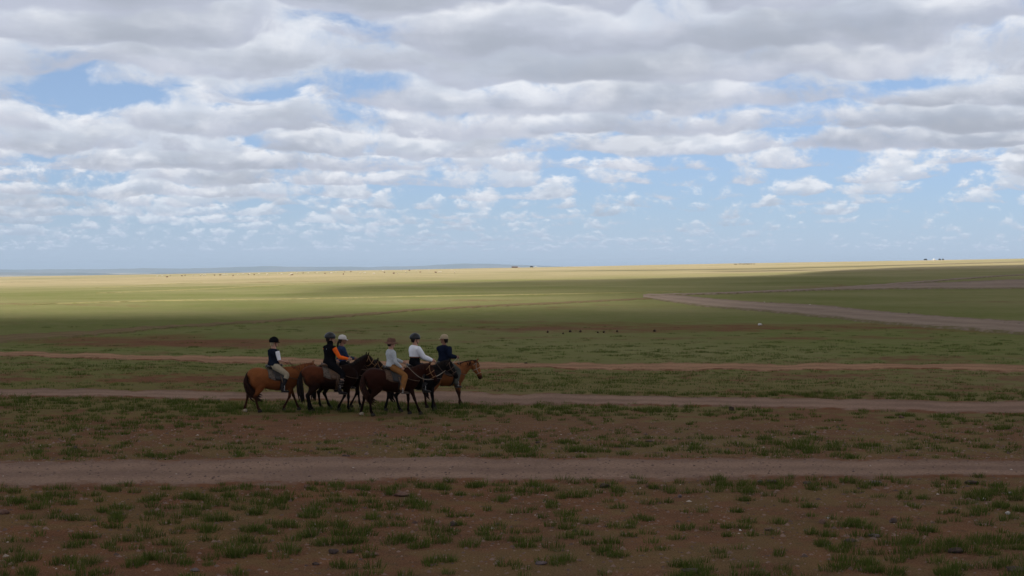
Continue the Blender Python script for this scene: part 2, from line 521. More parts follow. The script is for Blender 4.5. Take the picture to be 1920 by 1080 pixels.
SOIL_A = (0.215, 0.103, 0.057, 1); SOIL_B = (0.155, 0.078, 0.047, 1); SOIL_C = (0.195, 0.122, 0.072, 1)
GRASS_A = (0.185, 0.210, 0.072, 1); GRASS_B = (0.120, 0.155, 0.046, 1); GRASS_C = (0.225, 0.200, 0.092, 1)
STRAW = (0.42, 0.340, 0.200, 1)
MAT = {}
MAT['ground'] = material('steppe_ground', None, 0.95, 0.0, ground_shader)
MAT['gravel_track'] = material('grey_gravel_track', None, 0.95, 0.0, track_shader((0.285, 0.190, 0.140, 1), (0.215, 0.142, 0.108, 1), (0.45, 0.37, 0.30, 1)))
MAT['pink_track'] = material('pinkish_earth_track', None, 0.95, 0.0, track_shader((0.36, 0.215, 0.132, 1), (0.27, 0.160, 0.100, 1), (0.5, 0.38, 0.28, 1)))
MAT['grey_road'] = material('grey_earth_road', None, 0.95, 0.0, track_shader((0.30, 0.230, 0.180, 1), (0.25, 0.188, 0.148, 1), (0.42, 0.35, 0.28, 1), (0.19, 0.155, 0.085, 1), (0.15, 0.135, 0.065, 1)))
MAT['pale_trail'] = material('pale_worn_trail', None, 0.95, 0.0, track_shader((0.31, 0.27, 0.125, 1), (0.26, 0.235, 0.10, 1), (0.4, 0.36, 0.3, 1), (0.24, 0.23, 0.08, 1), (0.20, 0.20, 0.065, 1)))

ground = build_ground()


def build_track(name, pts, mat, ragged, lift, n_across=10, step_px=5, taper=False):
    pts = np.array(pts, float)
    if not taper and pts[0, 0] < -200:
        pts = np.vstack([pts[0] + (pts[0] - pts[1]) * 2.2, pts])
    if not taper and pts[-1, 0] > 2100:
        pts = np.vstack([pts, pts[-1] + (pts[-1] - pts[-2]) * 2.2])
    xs = np.arange(pts[0, 0], pts[-1, 0] + 0.1, step_px)
    top = np.interp(xs, pts[:, 0], pts[:, 1]); bot = np.interp(xs, pts[:, 0], pts[:, 2])
    k = 9                                                  # soften the corners of the outline
    pad = lambda a: np.convolve(np.pad(a, k // 2, mode='edge'), np.ones(k) / k, mode='valid')
    top, bot = pad(top), pad(bot)
    if taper:
        u = np.linspace(0, 1, len(xs)); f = np.minimum(1, np.minimum(u, 1 - u) / 0.25) * (0.65 + 0.7 * fbm(xs / 60, xs * 0 + 3, 3))
        mid_ = (top + bot) / 2; half = (bot - top) / 2 * np.maximum(f, 0.03); top, bot = mid_ - half, mid_ + half
    xt, yt, zt = ground_at(xs, top); xb, yb, zb = ground_at(xs, bot)
    # ragged natural edges: shift the two rims along the width by world noise
    w = np.hypot(xt - xb, yt - yb)
    s1 = (fbm(xt / 1.5, yt / 1.5 + 40, 4, 0.6) - 0.5) * ragged / np.maximum(w, 0.1)
    s2 = (fbm(xb / 1.5, yb / 1.5 + 80, 4, 0.6) - 0.5) * ragged / np.maximum(w, 0.1)
    s1 = np.clip(s1, -0.22, 0.22); s2 = np.clip(s2, -0.22, 0.22)
    V = []; ac = []
    for i in range(n_across + 1):
        t = i / n_across
        tt = (1 - t) * (0 + s1) + t * (1 + s2)
        X = xt + (xb - xt) * tt; Y = yt + (yb - yt) * tt
        sink = -(lift + 0.03 * (1 + 0.02 * np.hypot(X, Y))) * max(0.0, 1 - min(t, 1 - t) * n_across * 1.0) 
        V.append(np.stack([X, Y, terrain(X, Y) + lift + sink], -1)); ac.append(np.full(len(X), t))
    n = len(xs)
    V = np.concatenate(V); ac = np.concatenate(ac)
    i = np.arange(n_across)[:, None]; j = np.arange(n - 1)[None, :]
    q = np.stack([i * n + j, (i + 1) * n + j, (i + 1) * n + j + 1, i * n + j + 1], -1).reshape(-1, 4)
    o = np_mesh(name, V, q, None, mat, True, {'across': ac})
    if sum(p.normal.z for p in list(o.data.polygons)[:50]) < 0: o.data.flip_normals()
    return tag(o, kind='structure')


build_track('dirt_track', TRACKS['near_track'], MAT['gravel_track'], 0.8, 0.035, 28, 2.5)
build_track('dirt_track', TRACKS['middle_track'], MAT['gravel_track'], 2.2, 0.04, 20, 2.5)
build_track('dirt_track', TRACKS['pink_track'], MAT['pink_track'], 4.0, 0.05, 12, 2.5)
MAT['faint_track'] = material('faint_worn_track', None, 0.95, 0.0, track_shader((0.21, 0.155, 0.085, 1), (0.17, 0.125, 0.070, 1), (0.3, 0.24, 0.17, 1), (0.18, 0.16, 0.07, 1), (0.15, 0.145, 0.055, 1)))
build_track('dirt_track', TRACKS['faint_track'], MAT['faint_track'], 5.0, 0.10, 12, 3)
build_track('dirt_road', TRACKS['curved_road'], MAT['grey_road'], 5.0, 0.14, 26)
build_track('dirt_road', TRACKS['upper_road'], MAT['grey_road'], 9.0, 0.20, 12)
build_track('dirt_road', TRACKS['bare_patch'], MAT['grey_road'], 10.0, 0.17, 20)
build_track('path', TRACKS['pale_trail'], MAT['pale_trail'], 3.0, 0.14, 6, 5, True)
build_track('path', TRACKS['lit_trail'], MAT['pale_trail'], 3.0, 0.14, 6, 5, True)
build_track('path', TRACKS['far_lit_trail'], MAT['pale_trail'], 3.0, 0.14, 6, 5, True)


# ---------------------------------------------------------------- far blue hills
def hill_range(D, prof, rough_px, seed, depth, mat):
    xs = np.linspace(prof[0][0], prof[-1][0], 260)
    yp = np.interp(xs, [p[0] for p in prof], [p[1] for p in prof])
    yp = yp - (fbm(xs / 55 + seed, xs * 0 + seed, 5, 0.55) - 0.5) * rough_px
    X0 = (xs - 960) / F * D
    H = CAM_H + D * (500 - yp) / F
    V = []; rows = 9
    for r in range(rows):
        t = r / (rows - 1) * 2 - 1
        f = 1 - abs(t) ** 1.5
        Yr = D + t * depth + (fbm(X0 / 2500 + r, X0 * 0 + seed, 3) - 0.5) * depth * 0.3
        V.append(np.stack([X0 * (Yr / D), Yr, -120 + (H + 120) * f + (fbm(X0 / 900, Yr / 900 + r, 3) - 0.5) * 22 * f * (1 - f)], -1))
    V = np.concatenate(V); n = len(xs)
    i = np.arange(rows - 1)[:, None]; j = np.arange(n - 1)[None, :]
    q = np.stack([i * n + j, i * n + j + 1, (i + 1) * n + j + 1, (i + 1) * n + j], -1).reshape(-1, 4)
    return tag(np_mesh('hills', V, q, None, mat, True), kind='structure')


def hill_shader(t, b, out):
    g = t.n('ShaderNodeNewGeometry')
    n = t.noise(g.outputs['Position'], 0.0012, 4, 0.6)
    t.put(b.inputs['Base Color'], t.mix(t.mapr(n, 0.3, 0.7), (0.075, 0.085, 0.06, 1), (0.16, 0.14, 0.10, 1)))


MAT['hill'] = material('hill_steppe', None, 0.95, 0.0, hill_shader)
hill_range(21000, [(-500, 514), (-200, 512), (0, 511.5), (120, 511), (230, 513.5), (330, 510.5), (430, 510), (560, 512), (640, 507), (760, 509), (900, 515)], 5.0, 3, 900, MAT['hill'])
hill_range(30000, [(-500, 507), (-200, 506.5), (0, 506), (200, 504), (400, 501.5), (520, 499.5), (700, 500), (800, 497.5), (870, 494), (930, 494.5), (1000, 497.5), (1040, 499.5), (1100, 503), (1200, 507)], 4.0, 9, 1600, MAT['hill'])


# ---------------------------------------------------------------- the cloud overhead whose shadow lies on the near plain
def shade_map(x, y):
    """how much of the sun the cloud takes at a ground point"""
    z = terrain(x, y)
    px, py = project(x, np.maximum(y, 6.0), z)
    vis = y > 20
    # far rim of the shadow along the photo
    rim = np.interp(px, [-700, 0, 150, 330, 420, 500, 640, 960, 1280, 1480, 1560, 1700, 1920, 2600], [596, 590, 590, 584, 576, 556, 536, 527, 520.5, 515, 507, 501, 496.5, 470])
    soft = np.interp(px, [-700, 0, 420, 500, 640, 960, 1920], [17, 17, 15, 8, 5, 1.6, 1.6])
    s = sst(-1, 1, (py - rim) / soft)
    # gap in the cloud that lets some sun onto the plain beyond the riders
    gap = np.exp(-((px - 600) / 330.0) ** 4 - ((py - 567) / 19.0) ** 2) * 0.80 + np.exp(-((px - 1000) / 230.0) ** 2 - ((py - 562) / 15.0) ** 2) * 0.50
    gap = gap + np.exp(-((px - 1230) / 200.0) ** 2 - ((py - 572) / 9.0) ** 2) * 0.15
    gap = gap + np.exp(-((px - 1300) / 170.0) ** 2 - ((py - 517) / 2.5) ** 2) * 0.3
    s = s * (1 - np.clip(gap, 0, 1))
    s = s * (1 - 0.24 * (1 - sst(556, 600, py)) * (1 - sst(1000, 1500, px)))
    # thin streaks of cloud shade on the far lit strip
    st = np.exp(-((py - np.interp(px, [0, 900, 1180, 1440, 1920], [512, 509, 507, 504, 491])) / 1.0) ** 2) * sst(900, 1250, px) * 0.8
    st = st + np.exp(-((py - np.interp(px, [0, 1290, 1500, 1920], [515, 510, 507, 498])) / 1.3) ** 2) * sst(1270, 1400, px) * (1 - sst(1480, 1600, px)) * 0.9
    s = np.maximum(s, np.clip(st, 0, 1))
    s = np.where(vis, s, 1.0)
    # the cloud ends outside the photo on every side
    edge = sst(-1000, -700, y) * (1 - sst(700, 1000, x - 0.2 * y)) * sst(-820, -560, x + 0.15 * y)
    return s * edge


CLOUD_H = 520.0


def build_shade_cloud():
    off = SUN_FROM * (CLOUD_H / math.tan(SUN_EL))
    gy = np.concatenate([np.linspace(-1020, 40, 50), np.linspace(50, 440, 100), np.linspace(446, 2400, 180)])
    gx = np.linspace(-1250, 1560, 280)
    X, Y = np.meshgrid(gx, gy)
    s = shade_map(X.ravel(), Y.ravel())
    keep = s.reshape(X.shape)
    nr, nc = X.shape
    lump = fbm(X / 130, Y / 130, 5, 0.55)
    body = np.sqrt(np.clip(keep, 0, 1))
    zb = CLOUD_H - 14 * (lump - 0.5)
    zt = CLOUD_H + 2 + body * (70 + 190 * fbm(X / 190 + 4, Y / 190, 4, 0.55))
    # the sheet is shifted against the sun so that each column of cloud shades its own ground
    def lay(z):
        o = SUN_FROM.x / math.tan(SUN_EL), SUN_FROM.y / math.tan(SUN_EL)
        zz = z - terrain(X, Y)
        return np.stack([X + o[0] * zz, Y + o[1] * zz, z], -1).reshape(-1, 3)
    V = np.concatenate([lay(zb), lay(zt)])
    i = np.arange(nr - 1)[:, None]; j = np.arange(nc - 1)[None, :]
    q = np.stack([i * nc + j, (i + 1) * nc + j, (i + 1) * nc + j + 1, i * nc + j + 1], -1).reshape(-1, 4)
    ks = keep.ravel()
    ok = ks[q].max(1) > 0.01
    q = q[ok]
    Q = np.concatenate([q, q[:, ::-1] + nr * nc])
    used = np.unique(Q); remap = np.full(len(V), -1); remap[used] = np.arange(len(used))
    dens = 1 - np.sqrt(np.clip(1 - np.concatenate([ks, ks]), 0, 1))
    o = np_mesh('cloud', V[used], remap[Q], None, MAT['cloud'], True, {'dens': dens[used]})
    return tag(o, kind='structure')


def cloud_shader(t, b, out):
    t.t.nodes.remove(b)
    de = t.n('ShaderNodeAttribute', attribute_name='dens').outputs['Fac']
    df = t.n('ShaderNodeBsdfDiffuse'); df.inputs['Color'].default_value = (0.85, 0.86, 0.89, 1)
    tl = t.n('ShaderNodeBsdfTranslucent'); tl.inputs['Color'].default_value = (0.80, 0.82, 0.86, 1)
    tr = t.n('ShaderNodeBsdfTransparent')
    m1 = t.n('ShaderNodeMixShader'); m1.inputs[0].default_value = 0.30
    t.link(df.outputs[0], m1.inputs[1]); t.link(tl.outputs[0], m1.inputs[2])
    m2 = t.n('ShaderNodeMixShader'); t.link(de, m2.inputs[0])
    t.link(tr.outputs[0], m2.inputs[1]); t.link(m1.outputs[0], m2.inputs[2])
    t.link(m2.outputs[0], out.inputs[0])


MAT['cloud'] = material('cloud_vapour', None, 0.9, 0.1, cloud_shader)
build_shade_cloud()


# ---------------------------------------------------------------- air
def build_haze():
    x0, x1, y0, y1, z0, z1 = -38000, 38000, -3000, 35000, -132, 92
    V = [(x, y, z) for z in (z0, z1) for y in (y0, y1) for x in (x0, x1)]
    Fc = [(0, 2, 3, 1), (4, 5, 7, 6), (0, 1, 5, 4), (2, 6, 7, 3), (0, 4, 6, 2), (1, 3, 7, 5)]
    o = mesh_obj('haze', V, Fc, None, None, False)
    m = bpy.data.materials.new('haze_air'); m.use_nodes = True
    t = NT(m.node_tree)
    out = t.n('ShaderNodeOutputMaterial'); v = t.n('ShaderNodeVolumePrincipled')
    v.inputs['Color'].default_value = (0.66, 0.82, 1.0, 1)
    v.inputs['Density'].default_value = HAZE
    v.inputs['Anisotropy'].default_value = 0.0
    t.link(v.outputs[0], out.inputs['Volume'])
    o.data.materials.append(m)
    return tag(o, kind='stuff')


HAZE = 4.2e-5
build_haze()


# ---------------------------------------------------------------- organic modelling kit: lofted limbs fused into one skin
def catmull(P, n):
    P = np.asarray(P, float)
    if len(P) == 2:
        t = np.linspace(0, 1, n)[:, None]
        return P[0] * (1 - t) + P[1] * t
    Q = np.vstack([2 * P[0] - P[1], P, 2 * P[-1] - P[-2]])
    out = []
    segs = len(P) - 1
    for u in np.linspace(0, segs, n):
        i = min(int(u), segs - 1); t = u - i
        a, b, c, d = Q[i], Q[i + 1], Q[i + 2], Q[i + 3]
        out.append(0.5 * (2 * b + (c - a) * t + (2 * a - 5 * b + 4 * c - d) * t * t + (3 * b - a - 3 * c + d) * t ** 3))
    return np.array(out)


class Geo:
    """closed lofts gathered in one list of vertices and faces; 'tone' marks colour zones"""
    def __init__(self):
        self.v = []; self.f = []; self.tone = []

    def loft(self, rows, n=None, seg=14, ref=(0, 1, 0), tone=0.0, sq=2.0, flat_end=False):
        """rows: (x, y, z, half width along ref, half height across, [tone])"""
        rows = [tuple(r) + ((tone,) if len(r) == 5 else ()) for r in rows]
        C = catmull(np.array(rows), n or len(rows) * 4)
        P = C[:, :3]; a = np.maximum(C[:, 3], 0.002); b = np.maximum(C[:, 4], 0.002)
        T = np.gradient(P, axis=0); T /= np.linalg.norm(T, axis=1)[:, None] + 1e-9
        ref = np.asarray(ref, float)
        base = len(self.v)
        ang = np.linspace(0, 2 * math.pi, seg, endpoint=False)
        ca = np.sign(np.cos(ang)) * np.abs(np.cos(ang)) ** (2 / sq); sa = np.sign(np.sin(ang)) * np.abs(np.sin(ang)) ** (2 / sq)
        for i in range(len(P)):
            s = ref - T[i] * ref.dot(T[i])
            if np.linalg.norm(s) < 1e-3: s = np.array([1.0, 0, 0]) - T[i] * T[i][0]
            s /= np.linalg.norm(s)
            u = np.cross(T[i], s)
            ring = P[i] + np.outer(ca * a[i], s) + np.outer(sa * b[i], u)
            self.v += [tuple(q) for q in ring]; self.tone += [float(C[i, 5])] * seg
        m = len(P)
        for i in range(m - 1):
            for j in range(seg):
                self.f.append((base + i * seg + j, base + i * seg + (j + 1) % seg, base + (i + 1) * seg + (j + 1) % seg, base + (i + 1) * seg + j))
        k = len(self.v)
        self.v += [tuple(P[0]), tuple(P[-1])]; self.tone += [float(C[0, 5]), float(C[-1, 5])]
        for j in range(seg):
            self.f.append((k, base + (j + 1) % seg, base + j))
            self.f.append((k + 1, base + (m - 1) * seg + j, base + (m - 1) * seg + (j + 1) % seg))
        return self

    def tube(self, pts, r, r2=None, n=None, seg=8, tone=0.0, ref=(0, 1, 0)):
        r2 = r if r2 is None else r2
        L = len(pts)
        return self.loft([(*p, r + (r2 - r) * i / (L - 1), r + (r2 - r) * i / (L - 1)) for i, p in enumerate(pts)], n or max(2, L * 3), seg, ref, tone)

    def ball(self, c, r, tone=0.0, seg=12, rings=8, M=None):
        if not isinstance(r, (tuple, list)): r = (r, r, r)
        base = len(self.v)
        pts = [(0, 0, -1)]
        for i in range(1, rings):
            th = math.pi * i / rings
            for j in range(seg):
                ph = 2 * math.pi * j / seg
                pts.append((math.sin(th) * math.cos(ph), math.sin(th) * math.sin(ph), -math.cos(th)))
        pts.append((0, 0, 1))
        for p in pts:
            q = Vector((p[0] * r[0], p[1] * r[1], p[2] * r[2]))
            if M is not None: q = M @ q
            self.v.append((c[0] + q[0], c[1] + q[1], c[2] + q[2])); self.tone.append(tone)
        for j in range(seg):
            self.f.append((base, base + 1 + (j + 1) % seg, base + 1 + j))
            self.f.append((base + 1 + (rings - 2) * seg + j, base + 1 + (rings - 2) * seg + (j + 1) % seg, base + 1 + (rings - 1) * seg))
        for i in range(rings - 2):
            for j in range(seg):
                a = base + 1 + i * seg
                self.f.append((a + j, a + (j + 1) % seg, a + seg + (j + 1) % seg, a + seg + j))
        return self

    def grid(self, rows, thick=0.0, normal=None, tone=0.0):
        """a draped sheet given as rows of points, closed with a thickness"""
        nr, nc = len(rows), len(rows[0])
        G = np.array(rows, float)
        du = np.gradient(G, axis=0); dv = np.gradient(G, axis=1)
        N = np.cross(du, dv); N /= np.linalg.norm(N, axis=2)[:, :, None] + 1e-9
        base = len(self.v)
        for L in (G, G - N * thick):
            self.v += [tuple(p) for p in L.reshape(-1, 3)]; self.tone += [tone] * (nr * nc)
        o = nr * nc
        for i in range(nr - 1):
            for j in range(nc - 1):
                a, b, c, d = base + i * nc + j, base + (i + 1) * nc + j, base + (i + 1) * nc + j + 1, base + i * nc + j + 1
                self.f.append((a, b, c, d)); self.f.append((d + o, c + o, b + o, a + o))
        ring = [(i, 0) for i in range(nr)] + [(nr - 1, j) for j in range(1, nc)] + [(i, nc - 1) for i in range(nr - 2, -1, -1)] + [(0, j) for j in range(nc - 2, 0, -1)]
        ids = [base + i * nc + j for i, j in ring]
        for a, b in zip(ids, ids[1:] + ids[:1]):
            self.f.append((b, a, a + o, b + o))
        return self

    def moved(self, M):
        self.v = [tuple(M @ Vector(p)) for p in self.v]
        return self

    def build(self, name, mat, parent=None, smooth=True):
        o = mesh_obj(name, self.v, self.f, mat, parent, smooth)
        at = o.data.attributes.new('tone', 'FLOAT', 'POINT')
        if len(at.data) == len(self.tone): at.data.foreach_set('value', np.array(self.tone, np.float32))
        return o

    def skin(self, name, mat, parent=None, voxel=0.015, smooth=4, factor=0.5):
        """fuse all lofts into one continuous surface"""
        me = bpy.data.meshes.new('fuse'); me.from_pydata(self.v, [], self.f); me.update()
        bm = bmesh.new(); bm.from_mesh(me); bmesh.ops.recalc_face_normals(bm, faces=bm.faces); bm.to_mesh(me); bm.free()
        tmp = bpy.data.objects.new('fuse', me); COL.objects.link(tmp)
        rm = tmp.modifiers.new('r', 'REMESH'); rm.mode = 'VOXEL'; rm.voxel_size = voxel
        if smooth:
            sm = tmp.modifiers.new('s', 'SMOOTH'); sm.factor = factor; sm.iterations = smooth
        dg = bpy.context.evaluated_depsgraph_get()
        out = bpy.data.meshes.new_from_object(tmp.evaluated_get(dg))
        bpy.data.objects.remove(tmp); bpy.data.meshes.remove(me)
        kd = KDTree(len(self.v))
        for i, p in enumerate(self.v): kd.insert(p, i)
        kd.balance()
        tone = np.array([self.tone[kd.find(v.co)[1]] for v in out.vertices], np.float32)
        # soften the colour zones
        e = np.empty(len(out.edges) * 2, np.int32); out.edges.foreach_get('vertices', e); e = e.reshape(-1, 2)
        for _ in range(3):
            acc = tone.copy(); cnt = np.ones(len(tone), np.float32)
            np.add.at(acc, e[:, 0], tone[e[:, 1]]); np.add.at(acc, e[:, 1], tone[e[:, 0]])
            np.add.at(cnt, e[:, 0], 1); np.add.at(cnt, e[:, 1], 1)
            tone = acc / cnt
        for a in list(out.attributes):
            if a.name == 'tone': out.attributes.remove(a)
        at = out.attributes.new('tone', 'FLOAT', 'POINT'); at.data.foreach_set('value', tone)
        out.name = name
        out.polygons.foreach_set('use_smooth', [True] * len(out.polygons))
        out.materials.clear(); out.materials.append(mat)
        o = bpy.data.objects.new(name, out); COL.objects.link(o)
        if parent is not None: o.parent = parent
        return o


def thing(name, loc, rz, label, cat, group=None, scale=1.0):
    o = bpy.data.objects.new(name, None)
    o.empty_display_size = 0.2
    o.location = loc; o.rotation_euler = (0, 0, rz); o.scale = (scale,) * 3
    COL.objects.link(o)
    return tag(o, label, cat, group)


# ---------------------------------------------------------------- horses
def coat_mat(name, coat, points, back=None, sheen=0.55, rump=False):
    back = back or coat

    def bd(t, b, out):
        tc = t.n('ShaderNodeTexCoord'); P = tc.outputs['Object']
        tone = t.n('ShaderNodeAttribute', attribute_name='tone').outputs['Fac']
        n = t.noise(P, 3.2, 4, 0.6); hair = t.noise(P, 60.0, 3, 0.7)
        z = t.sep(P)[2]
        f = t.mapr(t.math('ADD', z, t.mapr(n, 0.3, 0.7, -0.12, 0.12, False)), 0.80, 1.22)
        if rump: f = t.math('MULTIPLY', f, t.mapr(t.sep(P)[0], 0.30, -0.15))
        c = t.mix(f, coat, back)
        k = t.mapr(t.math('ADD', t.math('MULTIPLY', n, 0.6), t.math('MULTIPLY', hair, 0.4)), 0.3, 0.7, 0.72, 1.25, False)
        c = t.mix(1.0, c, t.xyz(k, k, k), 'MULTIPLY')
        c = t.mix(t.mapr(tone, 0.05, 0.85), c, points)
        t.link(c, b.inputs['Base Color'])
        bp = t.n('ShaderNodeBump'); bp.inputs['Strength'].default_value = 0.25; bp.inputs['Distance'].default_value = 0.01
        t.link(hair, bp.inputs['Height']); t.link(bp.outputs[0], b.inputs['Normal'])
    return material(name, None, sheen, 0.025, bd)


def hair_mat(name, a, b_):
    def bd(t, b, out):
        tc = t.n('ShaderNodeTexCoord')
        n = t.noise(tc.outputs['Object'], 26, 3, 0.6)
        t.put(b.inputs['Base Color'], t.mix(t.mapr(n, 0.3, 0.7), a, b_))
    return material(name, None, 0.65, 0.05, bd)


MAT.update({
    'leather_black': cloth_mat('black_leather', (0.018, 0.015, 0.014), 0.3, 10, 0.45, 0.4),
    'leather_brown': cloth_mat('brown_leather', (0.10, 0.055, 0.03), 0.3, 10, 0.5, 0.35),
    'pad_grey': cloth_mat('worn_grey_saddle_felt', (0.125, 0.100, 0.080), 0.5, 22),
    'pad_brown': cloth_mat('brown_saddle_felt', (0.115, 0.072, 0.050), 0.4, 22),
    'pad_black': cloth_mat('dark_saddle_felt', (0.03, 0.026, 0.026), 0.4, 22),
    'strap_tan': cloth_mat('tan_webbing', (0.30, 0.17, 0.085), 0.25, 30),
    'strap_pale': cloth_mat('pale_rope', (0.34, 0.29, 0.23), 0.25, 40),
    'steel': material('dull_steel', (0.42, 0.41, 0.40), 0.4, 0.5),
    'eye': material('dark_eye', (0.012, 0.009, 0.008), 0.15, 0.6),
    'hoof': cloth_mat('dark_hoof', (0.045, 0.038, 0.033), 0.3, 20, 0.6),
    'hoof_pale': cloth_mat('pale_hoof', (0.33, 0.27, 0.20), 0.3, 20, 0.6),
})
LEG_F = {  # elbow, knee, fetlock, toe (x, z)
    'vert': [(.43, .80), (.455, .42), (.45, .13), (.49, .035)],
    'fwd': [(.45, .80), (.565, .45), (.675, .16), (.735, .035)],
    'mid': [(.44, .80), (.50, .43), (.53, .14), (.585, .035)],
    'back': [(.42, .80), (.395, .44), (.255, .17), (.235, .045)],
    'lift': [(.44, .80), (.575, .50), (.46, .27), (.38, .18)],
}
LEG_H = {  # stifle, hock, fetlock, toe
    'vert': [(-.42, .78), (-.635, .48), (-.60, .14), (-.55, .035)],
    'fwd': [(-.40, .78), (-.52, .47), (-.40, .15), (-.33, .035)],
    'mid': [(-.41, .78), (-.58, .475), (-.50, .145), (-.44, .035)],
    'back': [(-.44, .78), (-.72, .50), (-.80, .18), (-.815, .045)],
    'lift': [(-.42, .79), (-.60, .54), (-.60, .25), (-.68, .155)],
}


def make_horse(loc, yaw, scale, label, group, coat, mane_mat, legs, poll, pitch, neck_yaw=0.0, tail_swing=0.0, pad='pad_grey',
               saddle='leather_black', halter='strap_tan', pale_hooves=(), tail_short=1.0, reins=None, foot_off=0.0, leather='leather_brown', tail_mat=None, rein='leather_brown'):
    root = thing('horse', loc, yaw, label, 'horse', group, scale)
    root.scale = (scale * 1.06, scale, scale)
    g = Geo()
    # barrel, croup and chest
    g.loft([(-.745, 0, 1.02, .05, .09), (-.715, 0, 1.03, .13, .19), (-.63, 0, 1.035, .215, .265), (-.48, 0, 1.03, .265, .295), (-.28, 0, .985, .275, .285),
            (-.04, 0, .945, .292, .30), (.20, 0, .935, .275, .31), (.40, 0, .965, .235, .335), (.54, 0, .985, .20, .29), (.66, 0, .985, .155, .20), (.71, 0, .98, .08, .11)], 40, 24)
    g.loft([(.12, 0, 1.16, .10, .10), (.30, 0, 1.215, .085, .105), (.44, 0, 1.21, .09, .11), (.56, 0, 1.17, .09, .11)], 14, 14)     # withers
    for s in (-1, 1):
        g.ball((-.52, s * .135, .97), (.20, .135, .26)); g.ball((.47, s * .13, .93), (.16, .095, .23)); g.ball((-.42, s * .15, .80), (.13, .095, .16))
    # neck
    cy, sy = math.cos(neck_yaw), math.sin(neck_yaw)
    px_, pz = poll
    base = np.array([.50, 0, 1.03])
    top = np.array([.50 + (px_ - .50) * cy, (px_ - .50) * sy, pz - .06])
    mid = base * .5 + top * .5 + np.array([0, 0, .035])
    g.loft([(.38, 0, 1.0, .15, .25), (*base, .135, .25), (*(base * .68 + top * .32 + np.array([0, 0, .015])), .105, .205), (*mid, .088, .165), (*(mid * .45 + top * .55 + np.array([0, 0, .012])), .075, .128), (*top, .066, .105), (*(top + (top - mid) * .12), .05, .07)], 30, 18)
    # head
    hd = np.array([math.cos(pitch) * cy, math.cos(pitch) * sy, -math.sin(pitch)])
    hu = np.array([math.sin(pitch) * cy, math.sin(pitch) * sy, math.cos(pitch)])
    lat = (-sy, cy, 0)
    P0 = top + hu * .02 - hd * .03
    H = lambda d, u=0.0, l=0.0: P0 + hd * d + hu * u + np.array(lat) * l
    g.loft([(*H(-.035, .0), .035, .05), (*H(.0, .0), .072, .090), (*H(.10, -.012), .086, .128), (*H(.19, -.018), .082, .128), (*H(.29, -.012), .064, .100), (*H(.39, -.012), .055, .078, .25), (*H(.475, -.018), .058, .072, .8), (*H(.53, -.022), .048, .056, .9), (*H(.555, -.022), .02, .028, 1.0)], 36, 16, ref=lat)
    for s in (-1, 1):
        g.ball(H(.12, -.055, s * .055), (.07, .04, .07))                  # cheek
        g.ball(H(.505, .005, s * .038), (.022, .016, .02), 1.0)           # nostril
        g.loft([(*H(.0, .07, s * .045), .028, .018), (*H(-.035, .125, s * .06), .030, .014, .2), (*H(-.05, .175, s * .062), .018, .009, .7), (*H(-.055, .20, s * .06), .004, .004, .9)], 12, 10, ref=lat)
    # legs
    hoof_pos = []
    for key, tab, y0, nm in (('fn', LEG_F, -.125, 'f'), ('ff', LEG_F, .125, 'f'), ('hn', LEG_H, -.135, 'h'), ('hf', LEG_H, .135, 'h')):
        a, k, f, toe = [np.array(q, float) for q in tab[legs[key]]]
        y = y0
        if nm == 'f':
            rows = [(a[0], y, a[1] + .10, .085, .14), (a[0], y * .98, a[1] - .02, .066, .092), (*_lerp3(a, k, .5, y), .048, .062), (*_lerp3(a, k, .8, y), .037, .045, .4), (k[0], y, k[1], .040, .047, .8), (*_lerp3(k, f, .25, y), .029, .034, .95), (*_lerp3(k, f, .65, y), .026, .031, 1), (f[0], y, f[1], .034, .039, 1)]
        else:
            rows = [(a[0] - .06, y * .9, a[1] + .16, .12, .19), (a[0] - .04, y, a[1] + .02, .10, .155), (*_lerp3(a, k, .35, y), .075, .11), (*_lerp3(a, k, .72, y), .046, .062, .2), (k[0], y, k[1], .040, .056, .7), (*_lerp3(k, f, .22, y), .032, .042, .95), (*_lerp3(k, f, .65, y), .028, .034, 1), (f[0], y, f[1], .036, .042, 1)]
            g.ball((k[0] - .035, y, k[1] + .02), (.03, .024, .045), .6)
        p = f * .38 + toe * .62 + np.array([-.01, .012])
        rows += [(p[0], y, p[1] + .012, .034, .038, 1), (p[0] + .012, y, max(p[1] - .02, .03), .036, .042, 1)]
        g.loft(rows, 44, 14)
        hoof_pos.append((key, p, toe, y, f))
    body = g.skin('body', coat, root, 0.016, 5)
    # hooves
    for key, p, toe, y, f in hoof_pos:
        h = Geo()
        d = toe - f; ang = math.atan2(-d[1], d[0]) - 1.0 if legs[key] in ('back', 'lift') else 0.0
        low = max(toe[1] - .035, 0)
        c = np.array([p[0] + .01, p[1]])
        rows = [(c[0] + .0, y, low + .085, .040, .044), (c[0] + .012, y, low + .05, .048, .055), (c[0] + .022, y, low + .004, .056, .066)]
        h.loft(rows, 8, 14)
        if ang:
            M = Matrix.Translation((c[0], y, low + .05)) @ Matrix.Rotation(min(ang, .9) * .8, 4, 'Y') @ Matrix.Translation((-c[0], -y, -low - .05))
            h.moved(M)
            zmin = min(q[2] for q in h.v)
            if legs[key] == 'back':
                h.v = [(q[0], q[1], q[2] - zmin) for q in h.v]
        h.build('hoof', MAT['hoof_pale'] if key in pale_hooves else MAT['hoof'], root)
    for s in (-1, 1):
        Geo().ball(H(.155, .045, s * .068), (.018, .012, .018), seg=10, rings=6).build('eye', MAT['eye'], root)
    # mane: locks hanging off the crest
    m = Geo(); rnd = random.Random(int(loc[0] * 100))
    crest0 = np.array([.36, 0, 1.30]); crest1 = H(-.03, .085)
    mid_c = mid + np.array([0, 0, .135])
